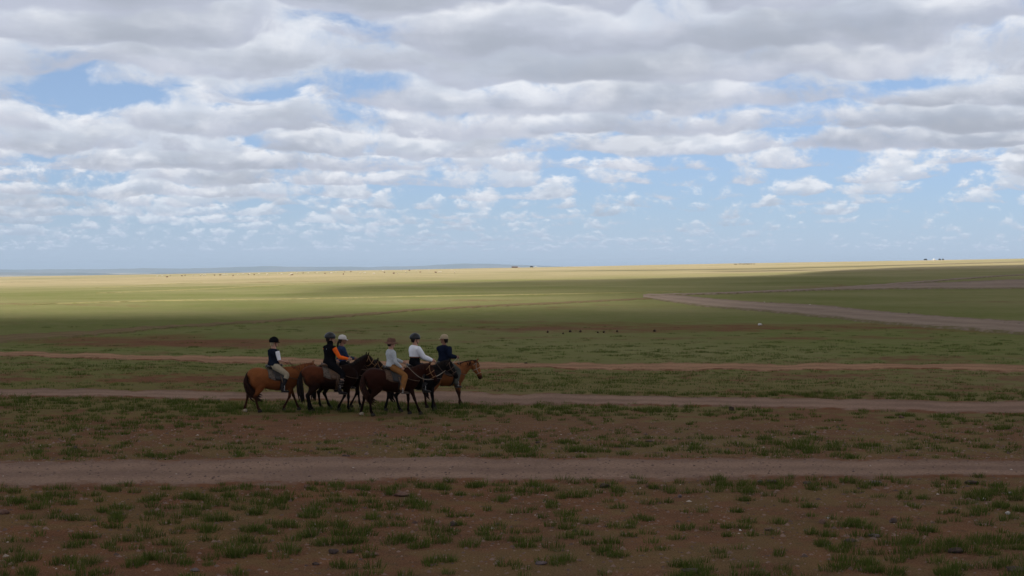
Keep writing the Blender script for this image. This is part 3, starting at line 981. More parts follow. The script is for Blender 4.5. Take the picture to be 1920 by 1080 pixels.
    C = catmull([crest0, base * .5 + mid * .5 + np.array([-.03, 0, .205]), mid + np.array([-.03, 0, .158]), mid * .4 + top * .6 + np.array([-.03, 0, .128]), crest1], 34)
    m.loft([(*(c + np.array([0, 0, -.012])), .020, .034) for c in C[::3]], 30, 8)
    for i, c in enumerate(C):
        for s in ((-1,) if rnd.random() < .8 else (-1, 1)):
            L = rnd.uniform(.09, .20) * (0.6 + .4 * math.sin(i / 33 * math.pi))
            j = rnd.uniform(-.03, .03)
            m.loft([(c[0], c[1] + s * .008, c[2] + .012, .006, .016), (c[0] + j * .4, c[1] + s * .055, c[2] - L * .35, .005, .020), (c[0] + j - .015, c[1] + s * (.075 + .02 * rnd.random()), c[2] - L, .003, .006)], 5, 5)
    for q in range(5):                                                       # forelock
        m.loft([(*H(-.01, .09, (q - 2) * .012), .012, .012), (*H(.07, .105, (q - 2) * .016), .012, .010), (*H(.17 + .03 * rnd.random(), .10, (q - 2) * .014), .004, .004)], 6, 6, ref=lat)
    m.build('mane', mane_mat, root)
    # tail
    tl = Geo()
    tl.loft([(-.70, 0, 1.20, .035, .035), (-.765, 0, 1.13, .045, .045), (-.80, 0, .98, .055, .055), (-.805, 0, .84, .06, .06)], 14, 10)
    for q in range(30):
        a = rnd.uniform(0, 6.28); rr = rnd.uniform(.01, .055)
        dx, dy = rr * math.cos(a), rr * math.sin(a)
        L = rnd.uniform(.62, .86) * tail_short
        sw = tail_swing * rnd.uniform(.75, 1.2)
        tl.loft([(-.77 + dx * .5, dy * .5, 1.10, .016, .016), (-.81 + dx, dy, .93, .024, .024), (-.815 + dx * 1.4 + sw * .18, dy * 1.4, 1.10 - L * .55, .026, .026), (-.80 + dx * 1.3 + sw * .55, dy * 1.2 - abs(sw) * .05, 1.10 - L * .86 + abs(sw) * .05, .018, .018), (-.79 + dx + sw * .85, dy, 1.10 - L + abs(sw) * .10, .004, .004)], 12, 6)
    tl.build('tail', tail_mat or mane_mat, root)
    # saddle pad and saddle
    def girth(x, ang, off):                                                  # point on the barrel
        zc = np.interp(x, [-.28, -.04, .20, .40], [.985, .945, .935, .965]); a = np.interp(x, [-.28, -.04, .20, .40], [.275, .292, .275, .235]) + off; b = np.interp(x, [-.28, -.04, .20, .40], [.285, .30, .31, .335]) + off
        return (x, a * math.sin(ang), zc + b * math.cos(ang))
    pg = Geo()
    pg.grid([[girth(x, a, .022 + .008 * math.sin(9 * a + 17 * x)) for a in np.linspace(-1.38 - .22 * math.sin((x + .25) * 6), 1.38 + .22 * math.sin((x + .25) * 6), 26)] for x in np.linspace(-.23, .27, 10)], .014)
    pg.build('saddle_pad', MAT[pad], root)
    sd = Geo()
    # seat: pommel, dip, raised cantle
    sd.loft([(-.225, 0, 1.330, .12, .020), (-.19, 0, 1.345, .165, .040), (-.10, 0, 1.305, .165, .046), (.02, 0, 1.285, .135, .050), (.13, 0, 1.315, .105, .050), (.20, 0, 1.375, .075, .045), (.225, 0, 1.385, .03, .02)], 26, 16)
    sd.loft([(-.215, -.13, 1.315, .02, .03), (-.235, 0, 1.375, .02, .035), (-.215, .13, 1.315, .02, .03)], 12, 8, ref=(1, 0, 0))
    for s in (-1, 1):
        rows = []
        for x in np.linspace(-.10, .22, 7):
            lo = 1.48 + .12 * math.sin((x + .1) / .32 * math.pi)
            rows.append([girth(x + .05 * (a - .4), s * a, .040) for a in np.linspace(.35, lo, 9)])
        sd.grid(rows if s > 0 else [r for r in rows][::-1], .012)
    sdo = sd.build('saddle', MAT[saddle], root)
    for s in (-1, 1):
        st = Geo()
        q = girth(.10, s * 1.15, .055)
        f = np.array([.185 + foot_off, s * .365, .655])
        sl_ = Geo(); sl_.loft([(*q, .016, .005), (.14, s * .36, .92, .016, .005), (f[0], f[1], f[2] + .14, .014, .004)], 10, 6, ref=(1, 0, 0))
        sl_.build('stirrup_leather', MAT[leather], sdo)
        ring = [(f[0], f[1] + .055 * math.cos(t), f[2] + .072 + .068 * math.sin(t)) for t in np.linspace(-math.pi * .5, math.pi * 1.5, 15)]
        st.tube(ring, .008, n=24, seg=6, ref=(1, 0, 0))
        st.loft([(f[0], f[1] - .055, f[2], .024, .006), (f[0], f[1] + .055, f[2], .024, .006)], 4, 6, ref=(1, 0, 0))
        st.build('stirrup', MAT['steel'], sdo)
    gi = Geo()
    gi.grid([[girth(x, a, .010) for a in np.linspace(1.3, 2 * math.pi - 1.3, 22)] for x in (.10, .135, .17)], .006)
    gi.build('girth_strap', MAT[saddle], root)
    # breeching line along the flank and halter
    ha = Geo()
    def band(d, w, h, u0=-.012, r=.0085):
        ha.tube([H(d, u0 + h * math.sin(t), w * math.cos(t)) for t in np.linspace(0, 2 * math.pi, 15)], r, n=30, seg=6, ref=tuple(hd))
    band(.355, .062, .080); band(.20, .085, .125, -.02)
    for s in (-1, 1):
        ha.tube([H(-.01, .085, s * .03), H(.04, .03, s * .078), H(.18, -.025, s * .088), H(.355, -.02, s * .064)], .0085, n=18, seg=6, ref=lat)
        ha.tube([H(.0, .09, s * .02), H(.02, .05, s * .075), H(.06, -.08, s * .07), H(.10, -.135, 0)], .007, n=14, seg=6, ref=lat)
    ha.build('halter', MAT[halter], root)
    br = Geo()                                                               # breast collar
    br.tube([(.30, -.25, 1.05), (.50, -.24, .98), (.66, -.16, .95), (.735, 0, .94), (.66, .16, .95), (.50, .24, .98), (.30, .25, 1.05)], .010, n=34, seg=6, ref=(0, 0, 1))
    br.build('breast_strap', MAT['leather_brown'], root)
    R_ = {'bit_n': Vector(H(.40, -.05, -.062)), 'bit_f': Vector(H(.40, -.05, .062)), 'chin': Vector(H(.36, -.10, 0)), 'root': root}
    if reins is not None:
        rg = Geo()
        for s, b0 in ((-1, R_['bit_n']), (1, R_['bit_f'])):
            hnd = Vector(reins); e_ = Vector((hnd.x, hnd.y + s * .05, hnd.z))
            pts = []
            for i in range(7):
                t = i / 6; p = b0.lerp(e_, t); p.z -= .16 * math.sin(math.pi * t); p.y += s * .09 * math.sin(math.pi * t)
                pts.append(tuple(p))
            rg.tube(pts, .0065, n=20, seg=6)
        rg.build('rein', MAT[rein], root)
    return R_


def _lerp3(a, b, t, y):
    return (a[0] + (b[0] - a[0]) * t, y, a[1] + (b[1] - a[1]) * t)


# ---------------------------------------------------------------- riders
def skin_mat(name, c):
    def bd(t, b, out):
        tc = t.n('ShaderNodeTexCoord')
        n = t.noise(tc.outputs['Object'], 20, 3)
        t.put(b.inputs['Base Color'], t.mix(t.mapr(n, 0.3, 0.7), tuple(x * .85 for x in c) + (1,), tuple(x * 1.1 for x in c) + (1,)))
        b.inputs['Subsurface Weight'].default_value = 0.0
    return material(name, None, 0.55, 0.3, bd)


MAT.update({
    'skin_fair': skin_mat('fair_skin', (0.50, 0.27, 0.18)), 'skin_tan': skin_mat('tanned_skin', (0.26, 0.125, 0.075)),
    'hair_fair': hair_mat('fair_hair', (0.48, 0.39, 0.26, 1), (0.36, 0.27, 0.16, 1)), 'hair_dark': hair_mat('dark_hair', (0.018, 0.013, 0.011, 1), (0.03, 0.022, 0.018, 1)),
    'navy': cloth_mat('navy_fleece', (0.014, 0.018, 0.030), 0.3, 12), 'black': cloth_mat('black_cloth', (0.010, 0.010, 0.012), 0.3, 12),
    'white': cloth_mat('white_cotton', (0.88, 0.88, 0.92), 0.06, 9, bump=0.6), 'beige': cloth_mat('beige_breeches', (0.40, 0.335, 0.235), 0.14, 9, bump=0.6),
    'orange': cloth_mat('bright_orange_sleeve', (1.0, 0.165, 0.025), 0.10, 9, bump=0.5), 'denim': cloth_mat('dark_blue_shirt', (0.030, 0.047, 0.095), 0.25, 10, bump=0.6),
    'pale_grey': cloth_mat('pale_grey_knit', (0.50, 0.52, 0.53), 0.14, 16, bump=0.7), 'tan': cloth_mat('tan_brown_trousers', (0.27, 0.125, 0.045), 0.2, 9, bump=0.7),
    'grey_green': cloth_mat('grey_green_trousers', (0.085, 0.088, 0.075), 0.25, 9, bump=0.6), 'deep_navy': cloth_mat('deep_navy_jacket', (0.012, 0.016, 0.032), 0.3, 9, bump=0.6),
    'felt_brown': cloth_mat('brown_felt_hat', (0.17, 0.095, 0.068), 0.2, 14), 'cap_white': cloth_mat('white_cap', (0.66, 0.62, 0.58), 0.08, 14),
    'cap_beige': cloth_mat('beige_cap', (0.47, 0.37, 0.24), 0.1, 14), 'velvet': cloth_mat('black_velvet', (0.010, 0.010, 0.012), 0.2, 14),
    'shell': material('dark_helmet_shell', (0.016, 0.017, 0.020), 0.35, 0.4), 'shoe_white': cloth_mat('white_shoe', (0.70, 0.71, 0.74), 0.08, 14),
    'boot': cloth_mat('dark_leather_boot', (0.020, 0.016, 0.014), 0.3, 12, 0.45, 0.4), 'boot_brown': cloth_mat('brown_boot', (0.06, 0.035, 0.022), 0.3, 12, 0.5, 0.3),
    'chaps': cloth_mat('dark_half_chaps', (0.030, 0.028, 0.030), 0.5, 25, 0.5), 'sole': material('shoe_sole', (0.06, 0.055, 0.05), 0.8, 0.2),
    'logo': material('pale_print', (0.55, 0.56, 0.58), 0.8, 0.2), 'rust_band': cloth_mat('rust_waistband', (0.22, 0.085, 0.045), 0.15, 12),
})

TORSO = [  # height above the seat, half width, half depth, forward shift
    (-.03, .10, .09, 0), (.015, .165, .125, 0), (.09, .172, .130, 0), (.20, .142, .108, .004), (.30, .152, .112, .004), (.40, .175, .120, -.004), (.475, .168, .102, -.010), (.515, .105, .075, -.006), (.54, .066, .064, .0)]


def person(loc, yaw, label, group, spec):
    """seated rider; local origin at the seat, x forward"""
    root = thing('person', loc, yaw, label, 'person', group, spec.get('scale', 1.0))
    lean = spec.get('lean', 0.0); twist = spec.get('twist', 0.0)
    skin = MAT[spec['skin']]
    MT = Matrix.Translation((0, 0, 0)) @ Matrix.Rotation(twist, 4, 'Z') @ Matrix.Rotation(lean, 4, 'Y')
    hyaw = spec.get('head_yaw', 0.0); hp = spec.get('head_pitch', 0.0)
    neck = MT @ Vector((0, 0, .565))
    MH = Matrix.Translation(neck) @ Matrix.Rotation(twist + hyaw, 4, 'Z') @ Matrix.Rotation(hp, 4, 'Y') @ Matrix.Scale(1.09, 4)

    # joints
    hands = spec['hands']                                    # right (near, -y) and left, in local space
    J = {}
    for i, s in enumerate((-1, 1)):
        sh = MT @ Vector((-.012, s * .178, .462))
        hd = Vector(hands[i])
        d = hd - sh; L1, L2 = .285, .255
        dist = min(d.length, L1 + L2 - .01); dn = d.normalized()
        hd = sh + dn * dist
        aa = (L1 * L1 - L2 * L2 + dist * dist) / (2 * dist); hh = math.sqrt(max(L1 * L1 - aa * aa, 0))
        pole = Vector((-.45, s * .55, -.8)); pole = (pole - dn * pole.dot(dn)).normalized()
        el = sh + dn * aa + pole * hh
        ft = Vector(spec['feet'][i]); hip = Vector((.01, s * .10, .035))
        d = ft - hip; L1, L2 = .43 * spec.get('leg', 1), .42 * spec.get('leg', 1)
        dist = min(d.length, L1 + L2 - .01); dn = d.normalized(); ft = hip + dn * dist
        aa = (L1 * L1 - L2 * L2 + dist * dist) / (2 * dist); hh = math.sqrt(max(L1 * L1 - aa * aa, 0))
        pole = Vector((1.0, s * .30, .25)); pole = (pole - dn * pole.dot(dn)).normalized()
        kn = hip + dn * aa + pole * hh
        J[s] = (sh, el, hd, hip, kn, ft)

    def torso(g, t0, t1, grow, tone=0.0):
        rows = []
        hs = np.linspace(t0, t1, 12)
        T = np.array(TORSO)
        for h in hs:
            a = np.interp(h, T[:, 0], T[:, 1]) + grow; b = np.interp(h, T[:, 0], T[:, 2]) + grow; f = np.interp(h, T[:, 0], T[:, 3])
            p = MT @ Vector((f, 0, h))
            rows.append((*p, a, b))
        lat = MT.to_3x3() @ Vector((0, 1, 0))
        g.loft(rows, 30, 22, ref=tuple(lat), tone=tone, sq=2.3)

    def arm(g, s, k0, k1, grow):
        sh, el, hd = J[s][:3]
        pts = [(sh.lerp(el, t), r) for t, r in ((-.10, .040), (.08, .056), (.5, .050), (.92, .043))] + [(el.lerp(hd, t), r) for t, r in ((.08, .043), (.35, .043), (.7, .034), (1.0, .027))]
        n = len(pts); i0, i1 = int(k0 * n), max(int(k1 * n), 2)
        rows = [(*p, r + grow, r + grow) for p, r in pts[i0:i1]]
        g.loft(rows, len(rows) * 4, 14)

    def leg(g, s, k0, k1, grow, calf=0.0):
        hip, kn, ft = J[s][3:]
        pts = [(hip.lerp(kn, t), r) for t, r in ((-.06, .102), (.12, .104), (.5, .086), (.92, .064))] + [(kn.lerp(ft, t), r) for t, r in ((.08, .057), (.30, .057), (.65, .044), (1.0, .036))]
        n = len(pts); i0, i1 = int(k0 * n), max(int(k1 * n), 2)
        rows = [(*p, r + grow + (calf if i + i0 >= 4 else 0), r + grow + (calf if i + i0 >= 4 else 0)) for i, (p, r) in enumerate(pts[i0:i1])]
        g.loft(rows, len(rows) * 4, 14)

    # --- the body: one skin with face and fingers
    g = Geo()
    torso(g, -.02, .53, -.012)
    nb = MT @ Vector((-.005, 0, .50)); nt = MH @ Vector((-.005, 0, .06))
    g.loft([(*nb, .085, .08), (*nb.lerp(nt, .5), .062, .066), (*nt, .060, .066)], 10, 14)
    hb = Geo()
    hb.ball((.0, 0, .155), (.098, .077, .112), seg=20, rings=14)
    hb.ball((.030, 0, .085), (.066, .058, .070), seg=16, rings=10)                                       # jaw
    hb.loft([(.092, 0, .150, .012, .010), (.108, 0, .118, .015, .014), (.098, 0, .104, .017, .012)], 8, 8)    # nose
    hb.ball((.086, 0, .070), (.014, .026, .010)); hb.ball((.082, 0, .040), (.020, .022, .018))             # mouth, chin
    hb.ball((.080, 0, .172), (.016, .050, .012))                                                          # brow
    for s in (-1, 1):
        hb.ball((-.004, s * .078, .135), (.020, .009, .032))                                              # ear
    hb.moved(MH)
    k = len(g.v); g.v += hb.v; g.tone += hb.tone; g.f += [tuple(i + k for i in f) for f in hb.f]
    for s in (-1, 1):
        arm(g, s, 0, 1, -.008); leg(g, s, 0, 1, -.010)
        sh, el, hd = J[s][:3]
        fw = (hd - el).normalized(); side = Vector((0, 0, 1)).cross(fw).normalized(); up = fw.cross(side)
        # palm, four curled fingers of different lengths, thumb from the side of the palm
        g.loft([(*(hd - fw * .01), .024, .022), (*(hd + fw * .03), .020, .038), (*(hd + fw * .085), .017, .040)], 8, 10, ref=tuple(side))
        for q, (u, L) in enumerate(((.030, .070), (.010, .078), (-.010, .073), (-.028, .058))):
            a = hd + fw * .075 + up * u
            b = a + fw * L * .35; c = b + fw * L * .05 - side * s * -L * .45; e = c - fw * L * .4
            g.tube([tuple(a), tuple(b), tuple(c), tuple(e)], .0095, .008, n=9, seg=7)
        a = hd + fw * .025 + up * .035
        g.tube([tuple(a), tuple(a + up * .022 + fw * .022), tuple(a + up * .022 + fw * .052 + side * s * .012)], .0105, .009, n=7, seg=7)
        ft = J[s][5]
        g.loft([(*ft, .034, .034), (ft.x + .02, ft.y, ft.z - .055, .034, .040), (ft.x + .10, ft.y + s * .02, ft.z - .070, .036, .026), (ft.x + .17, ft.y + s * .03, ft.z - .075, .030, .018)], 14, 12)
    g.skin('body', skin, root, 0.0075, 2)
    for s in (-1, 1):
        e = Geo().ball((.084, s * .032, .150), (.009, .013, .008), seg=8, rings=6).moved(MH)
        e.build('eye', MAT['eye'], root)

    # --- clothes
    def clothes(name, mat, voxel=.010):
        return lambda gg: gg.skin(name, MAT[mat], root, voxel, 3)
    # trousers
    gg = Geo(); torso(gg, -.03, spec.get('waist', .17), .006)
    for s in (-1, 1): leg(gg, s, 0, spec.get('trouser_to', 1.0), .010, spec.get('calf', 0.004))
    clothes('trousers', spec['trousers'])(gg)
    # top
    top_lo = spec.get('top_from', .05)
    if spec.get('sleeves'):                                     # vest over a shirt
        gg = Geo()
        torso(gg, top_lo + .05, .51, .004)
        for s in (-1, 1): arm(gg, s, 0, spec.get('sleeve_to', 1.0), .008)
        clothes('shirt', spec['sleeves'])(gg)
        gg = Geo(); torso(gg, top_lo, .525, .020)
        for s in (-1, 1):
            sh, el = J[s][:2]
            gg.loft([(*sh.lerp(el, -.14), .045, .050), (*sh.lerp(el, .02), .066, .070)], 6, 14)
        if spec.get('collar'):
            gg.loft([(*(MT @ Vector((-.006, 0, .49))), .085, .085), (*(MT @ Vector((0, 0, .56))), .078, .080), (*(MH @ Vector((0, 0, .075))), .072, .078)], 10, 16)
        vest = clothes('vest', spec['top'])(gg)
        if spec.get('logo'):
            lg = Geo()
            c = MT @ Vector((-.140, -.035, .425)); 
            lg.loft([(c.x, c.y - .022, c.z, .010, .0012), (c.x - .001, c.y + .022, c.z + .004, .010, .0012)], 4, 6, ref=(0, 0, 1))
            lg.build('logo', MAT['logo'], vest)
    else:
        gg = Geo(); torso(gg, top_lo, .53, spec.get('loose', .014))
        for s in (-1, 1): arm(gg, s, 0, spec.get('sleeve_to', 1.0), spec.get('loose', .014))
        if spec.get('collar'):
            gg.loft([(*(MT @ Vector((-.006, 0, .49))), .080, .080), (*(MT @ Vector((0, 0, .55))), .070, .072)], 8, 16)
        tp = clothes(spec.get('top_name', 'jacket'), spec['top'])(gg)
        if spec.get('logo'):
            lg = Geo(); c = MT @ Vector((-.140, -.02, .095))
            lg.loft([(c.x, c.y - .025, c.z, .008, .0012), (c.x, c.y + .025, c.z, .008, .0012)], 4, 6, ref=(0, 0, 1))
            lg.build('logo', MAT['logo'], tp)
    if spec.get('band'):
        gg = Geo(); torso(gg, top_lo - .025, top_lo + .012, .018); gg.build('waistband', MAT[spec['band']], root)
    # footwear
    for s in (-1, 1):
        kn, ft = J[s][4], J[s][5]
        b = Geo()
        hi = spec.get('boot_h', .25)
        up_ = ft.lerp(kn, hi)
        rr = .052 + .012 * hi
        b.loft([(*up_, rr + .004, rr + .004), (*ft.lerp(kn, hi * .5), rr - .002, rr - .002), (*ft, .047, .047), (ft.x + .022, ft.y, ft.z - .055, .043, .048), (ft.x + .10, ft.y + s * .02, ft.z - .072, .045, .034), (ft.x + .165, ft.y + s * .03, ft.z - .080, .040, .026), (ft.x + .20, ft.y + s * .035, ft.z - .082, .022, .014)], 26, 14)
        bo = b.skin('boot' if hi > .12 else 'shoe', MAT[spec['boots']], root, .010, 2)
        sl = Geo(); sl.loft([(ft.x - .03, ft.y - s * .005, ft.z - .098, .030, .010), (ft.x + .03, ft.y + s * .005, ft.z - .100, .038, .010), (ft.x + .12, ft.y + s * .022, ft.z - .104, .045, .010), (ft.x + .20, ft.y + s * .035, ft.z - .100, .028, .009)], 12, 10)
        sl.build('sole', MAT['sole'], bo)
        if spec.get('buckles'):
            bk = Geo()
            for t in (.25, .42, .59, .76):
                c = ft.lerp(kn, t)
                bk.tube([(c.x + (rr + .010) * math.cos(a), c.y + (rr + .010) * math.sin(a), c.z) for a in np.linspace(0, 2 * math.pi, 13)], .008, n=20, seg=5, ref=(0, 0, 1))
            bk.build('buckle_strap', MAT['pad_grey'], bo)
    # hair
    h = Geo()
    h.loft([(.02, 0, .20, .078, .088), (-.03, 0, .16, .080, .078), (-.055, 0, .10, .070, .052), (-.060, 0, .045, .055, .035)], 12, 14)
    if spec.get('hair_long'):
        h.loft([(-.07, 0, .10, .04, .035), (-.10, 0, .06, .040, .030), (-.115, 0, -.02, .030, .022), (-.11, 0, -.09, .012, .010)], 14, 10)
    h.moved(MH); h.build('hair', MAT[spec['hair']], root)
    # headgear
    hg = spec['head']
    a = Geo()
    if hg in ('helmet', 'round_helmet'):
        grow = .028 if hg == 'helmet' else .034
        rows = []
        for z, r in ((.125, .97), (.16, 1.02), (.20, .97), (.235, .78), (.262, .50), (.278, .20), (.282, .03)):
            rows.append((-.006, 0, z, (.077 + grow) * r, (.099 + grow) * r))
        a.loft(rows, 22, 22, ref=(0, 1, 0))
        a.moved(MH); ho = a.build('helmet', MAT['velvet' if hg == 'helmet' else 'shell'], root)
        v = Geo()
        v.grid([[(.085 + k * (.062 if hg == 'helmet' else .030) * math.cos(t * .95) + .02 * math.cos(t) - .015, (.098 - .01 * k) * math.sin(t), .150 - .014 * k - .012 * abs(t)) for t in np.linspace(-1.15, 1.15, 13)] for k in (0, .5, 1)], .006)
        v.moved(MH); v.build('visor', MAT['velvet' if hg == 'helmet' else 'shell'], ho)
        stp = Geo()
        for s in (-1, 1):
            stp.tube([(.015, s * .092, .13), (.012, s * .086, .08), (.045, s * .05, .022), (.055, 0, .012)], .006, n=12, seg=6)
        stp.moved(MH); stp.build('chin_strap', MAT['black'], ho)
    elif hg == 'cap':
        rows = [(-.004, 0, z, (.077 + .012) * r, (.099 + .012) * r) for z, r in ((.150, 1.0), (.185, 1.0), (.22, .92), (.25, .72), (.268, .42), (.275, .05))]
        a.loft(rows, 20, 22, ref=(0, 1, 0)); a.ball((-.004, 0, .276), .008)
        a.moved(MH); ho = a.build('cap', MAT[spec['head_mat']], root)
        v = Geo()
        v.grid([[(.085 + k * .075 * math.cos(t * 1.05), .082 * math.sin(t) * (1 - .08 * k), .170 - .022 * k - .030 * t * t * .5) for t in np.linspace(-1.1, 1.1, 13)] for k in (0, .35, .7, 1)], .005)
        v.moved(MH); v.build('visor', MAT[spec['head_mat']], ho)
    elif hg == 'hat':
        rows = [(-.004, 0, z, w_, d_) for z, w_, d_ in ((.158, .098, .120), (.20, .094, .115), (.245, .086, .104), (.262, .066, .086), (.256, .03, .05))]
        a.loft(rows, 20, 22, ref=(0, 1, 0))
        a.moved(MH); ho = a.build('hat', MAT['felt_brown'], root)
        v = Geo()
        v.grid([[((.110 + k * .085) * math.cos(t) - .004, (.092 + k * .085) * math.sin(t), .168 - k * (.012 + .040 * (math.sin(t * 1.0 + .3) ** 2) + .030 * max(0, -math.cos(t)))) for t in np.linspace(0, 2 * math.pi, 33)] for k in (0, .35, .7, 1)], .006)
        v.moved(MH); v.build('brim', MAT['felt_brown'], ho)
    return root, J, MH


# ---------------------------------------------------------------- the six riders and their horses
COATS = {
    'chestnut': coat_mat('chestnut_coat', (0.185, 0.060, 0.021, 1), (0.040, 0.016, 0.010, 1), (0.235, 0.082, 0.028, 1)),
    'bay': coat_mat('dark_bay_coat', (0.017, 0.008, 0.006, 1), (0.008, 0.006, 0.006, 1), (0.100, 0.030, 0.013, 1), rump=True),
    'dark': coat_mat('near_black_coat', (0.016, 0.009, 0.007, 1), (0.008, 0.006, 0.006, 1), (0.022, 0.011, 0.008, 1)),
    'liver': coat_mat('liver_brown_coat', (0.021, 0.008, 0.005, 1), (0.013, 0.006, 0.005, 1), (0.034, 0.011, 0.007, 1)),
    'black': coat_mat('black_coat', (0.013, 0.011, 0.011, 1), (0.009, 0.008, 0.008, 1)),
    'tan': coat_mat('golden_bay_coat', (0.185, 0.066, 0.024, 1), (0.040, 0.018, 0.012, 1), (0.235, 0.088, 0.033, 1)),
}
MANES = {
    'red': hair_mat('reddish_mane', (0.20, 0.070, 0.028, 1), (0.11, 0.038, 0.018, 1)),
    'black': hair_mat('black_mane', (0.012, 0.010, 0.010, 1), (0.024, 0.017, 0.014, 1)),
    'brown': hair_mat('dark_brown_mane', (0.045, 0.020, 0.014, 1), (0.024, 0.012, 0.010, 1)),
}
GH = 'horses in the riding party'
GP = 'riders in the riding party'
SEAT = 1.315


def pair(px, py, yaw_deg, hs, horse, rider):
    p = gpt(px, py); yaw = R(yaw_deg)
    horse.setdefault('reins', None)
    hl = horse.pop('label'); rl = rider.pop('label')
    hands = rider['hands']
    if horse['reins'] == 'hands':
        s = rider.get('scale', 1.0)
        c = (Vector(hands[0]) + Vector(hands[1])) * .5 * s / hs
        horse['reins'] = (c.x + .06, c.y, c.z + SEAT)
    info = make_horse(p, yaw, hs, hl, GH, **horse)
    seat = p + Vector((-.03 * math.cos(yaw), -.03 * math.sin(yaw), SEAT * hs + rider.pop('lift', 0.0)))
    root, J, MH = person(seat, yaw, rl, GP, rider)
    return info, root, J


FEET = [(.16, -.335, -.585), (.16, .335, -.585)]
HANDS = [(.37, -.07, .16), (.37, .07, .16)]

pair(515, 771.5, 23, 1.0, dict(
    label='reddish chestnut horse with dark tail, last in the line, under the rider in beige breeches',
    coat=COATS['chestnut'], mane_mat=MANES['red'], legs=dict(hn='mid', hf='back', fn='back', ff='fwd'), poll=(1.04, 1.36), pitch=R(48), tail_swing=.42, tail_mat=MANES['brown'], pad='pad_grey', pale_hooves=('hf',), reins='hands'),
    dict(label='rider in black helmet, navy vest over white short sleeves and beige breeches',
         skin='skin_fair', hair='hair_fair', head='helmet', trousers='beige', trouser_to=.76, top='navy', sleeves='white', sleeve_to=.5, boots='chaps', boot_h=.70,
         hands=[(.33, -.07, .15), (.33, .07, .15)], feet=FEET, lean=.02, scale=1.05, head_pitch=.05, twist=.40, head_yaw=-.3))

pair(620, 772.5, 17, 1.05, dict(
    label='dark bay horse with reddish rump and long black tail under the orange-sleeved rider',
    coat=COATS['bay'], mane_mat=MANES['black'], legs=dict(hn='vert', hf='mid', fn='vert', ff='back'), poll=(1.02, 1.53), pitch=R(40), neck_yaw=.35, pad='pad_grey', saddle='leather_brown', tail_swing=.05, reins='hands'),
    dict(label='rider in black helmet and black vest with bright orange sleeves',
         skin='skin_fair', hair='hair_dark', head='round_helmet', trousers='black', trouser_to=.8, top='black', sleeves='orange', collar=True, logo=True, boots='chaps', boot_h=.62, buckles=True,
         hands=[(.46, -.09, .17), (.20, .27, .10)], feet=[(.20, -.345, -.62), (.20, .345, -.62)], lean=.03, scale=1.14, head_pitch=.03, twist=.50, head_yaw=-.4))

pair(641, 765.5, 19, 1.02, dict(
    label='nearly black horse half hidden behind the horse of the orange-sleeved rider',
    coat=COATS['dark'], mane_mat=MANES['black'], legs=dict(hn='fwd', hf='vert', fn='back', ff='mid'), poll=(.98, 1.36), pitch=R(45), pad='pad_black', reins='hands'),
    dict(label='rider in white cap and dark blue shirt behind the orange-sleeved rider',
         skin='skin_tan', hair='hair_dark', head='cap', head_mat='cap_white', hair_long=True, trousers='black', top='denim', top_name='shirt', boots='boot', loose=.016,
         hands=HANDS, feet=FEET, lean=.06, scale=1.04, head_pitch=.10))

H4, P4, J4 = pair(736, 778.5, 18, 1.04, dict(
    label='dark liver-brown horse on a lead rope under the rider in a brown brimmed hat',
    coat=COATS['liver'], mane_mat=MANES['brown'], legs=dict(hn='vert', hf='back', fn='fwd', ff='vert'), poll=(.93, 1.37), pitch=R(58), pad='pad_brown', saddle='leather_black', halter='strap_tan', pale_hooves=('hf',), reins='hands', tail_swing=.35, rein='strap_pale'),
    dict(label='rider in brown brimmed hat, pale grey sweater and tan trousers',
         skin='skin_fair', hair='hair_dark', head='hat', trousers='tan', calf=.024, top='pale_grey', top_name='sweater', boots='boot_brown', boot_h=.15, loose=.012,
         hands=[(.24, -.16, .03), (.34, .06, .16)], feet=[(.22, -.345, -.60), (.22, .345, -.60)], lean=-.03, scale=1.02, head_pitch=.10, twist=.25))

H5, P5, J5 = pair(779, 771.0, 18, 1.02, dict(
    label='black horse between the tan horse and the horse under the brown-hatted rider',
    coat=COATS['black'], mane_mat=MANES['black'], legs=dict(hn='mid', hf='back', fn='vert', ff='mid'), poll=(.90, 1.42), pitch=R(55), pad='pad_black', halter='leather_brown', reins='hands', tail_swing=.2),
    dict(label='rider in dark helmet and loose white shirt above the black horse',
         skin='skin_fair', hair='hair_dark', head='round_helmet', trousers='black', waist=.24, top='white', top_name='shirt', top_from=.235, band='rust_band', boots='boot', boot_h=.6, loose=.026,
         hands=[(.44, -.12, .14), (.40, .08, .14)], feet=FEET, lean=.04, scale=1.12, lift=.02, twist=.25, head_yaw=-.2))

H6, P6, J6 = pair(834, 763.0, 43, 1.01, dict(
    label='golden tan horse leading the line under the rider in a dark navy jacket',
    coat=COATS['tan'], mane_mat=MANES['brown'], legs=dict(hn='mid', hf='vert', fn='vert', ff='fwd'), poll=(.98, 1.34), pitch=R(66), neck_yaw=-.5, pad='pad_black', halter='strap_pale', reins=None, tail_swing=.2),
    dict(label='rider in beige cap and dark navy jacket looking back with lead rope in hand',
         skin='skin_tan', hair='hair_dark', head='cap', head_mat='cap_beige', trousers='grey_green', calf=.018, top='deep_navy', boots='boot', boot_h=.3, loose=.026, logo=True, collar=True,
         hands=[(.20, -.30, .20), (.33, .08, .16)], feet=FEET, lean=.02, scale=1.05, twist=.35, head_yaw=1.65))


def hand_world(root, J, s):
    M = Matrix.LocRotScale(root.location, root.rotation_euler, root.scale)
    sh, el, hd = J[s][:3]
    return M @ (hd + (hd - el).normalized() * .07)


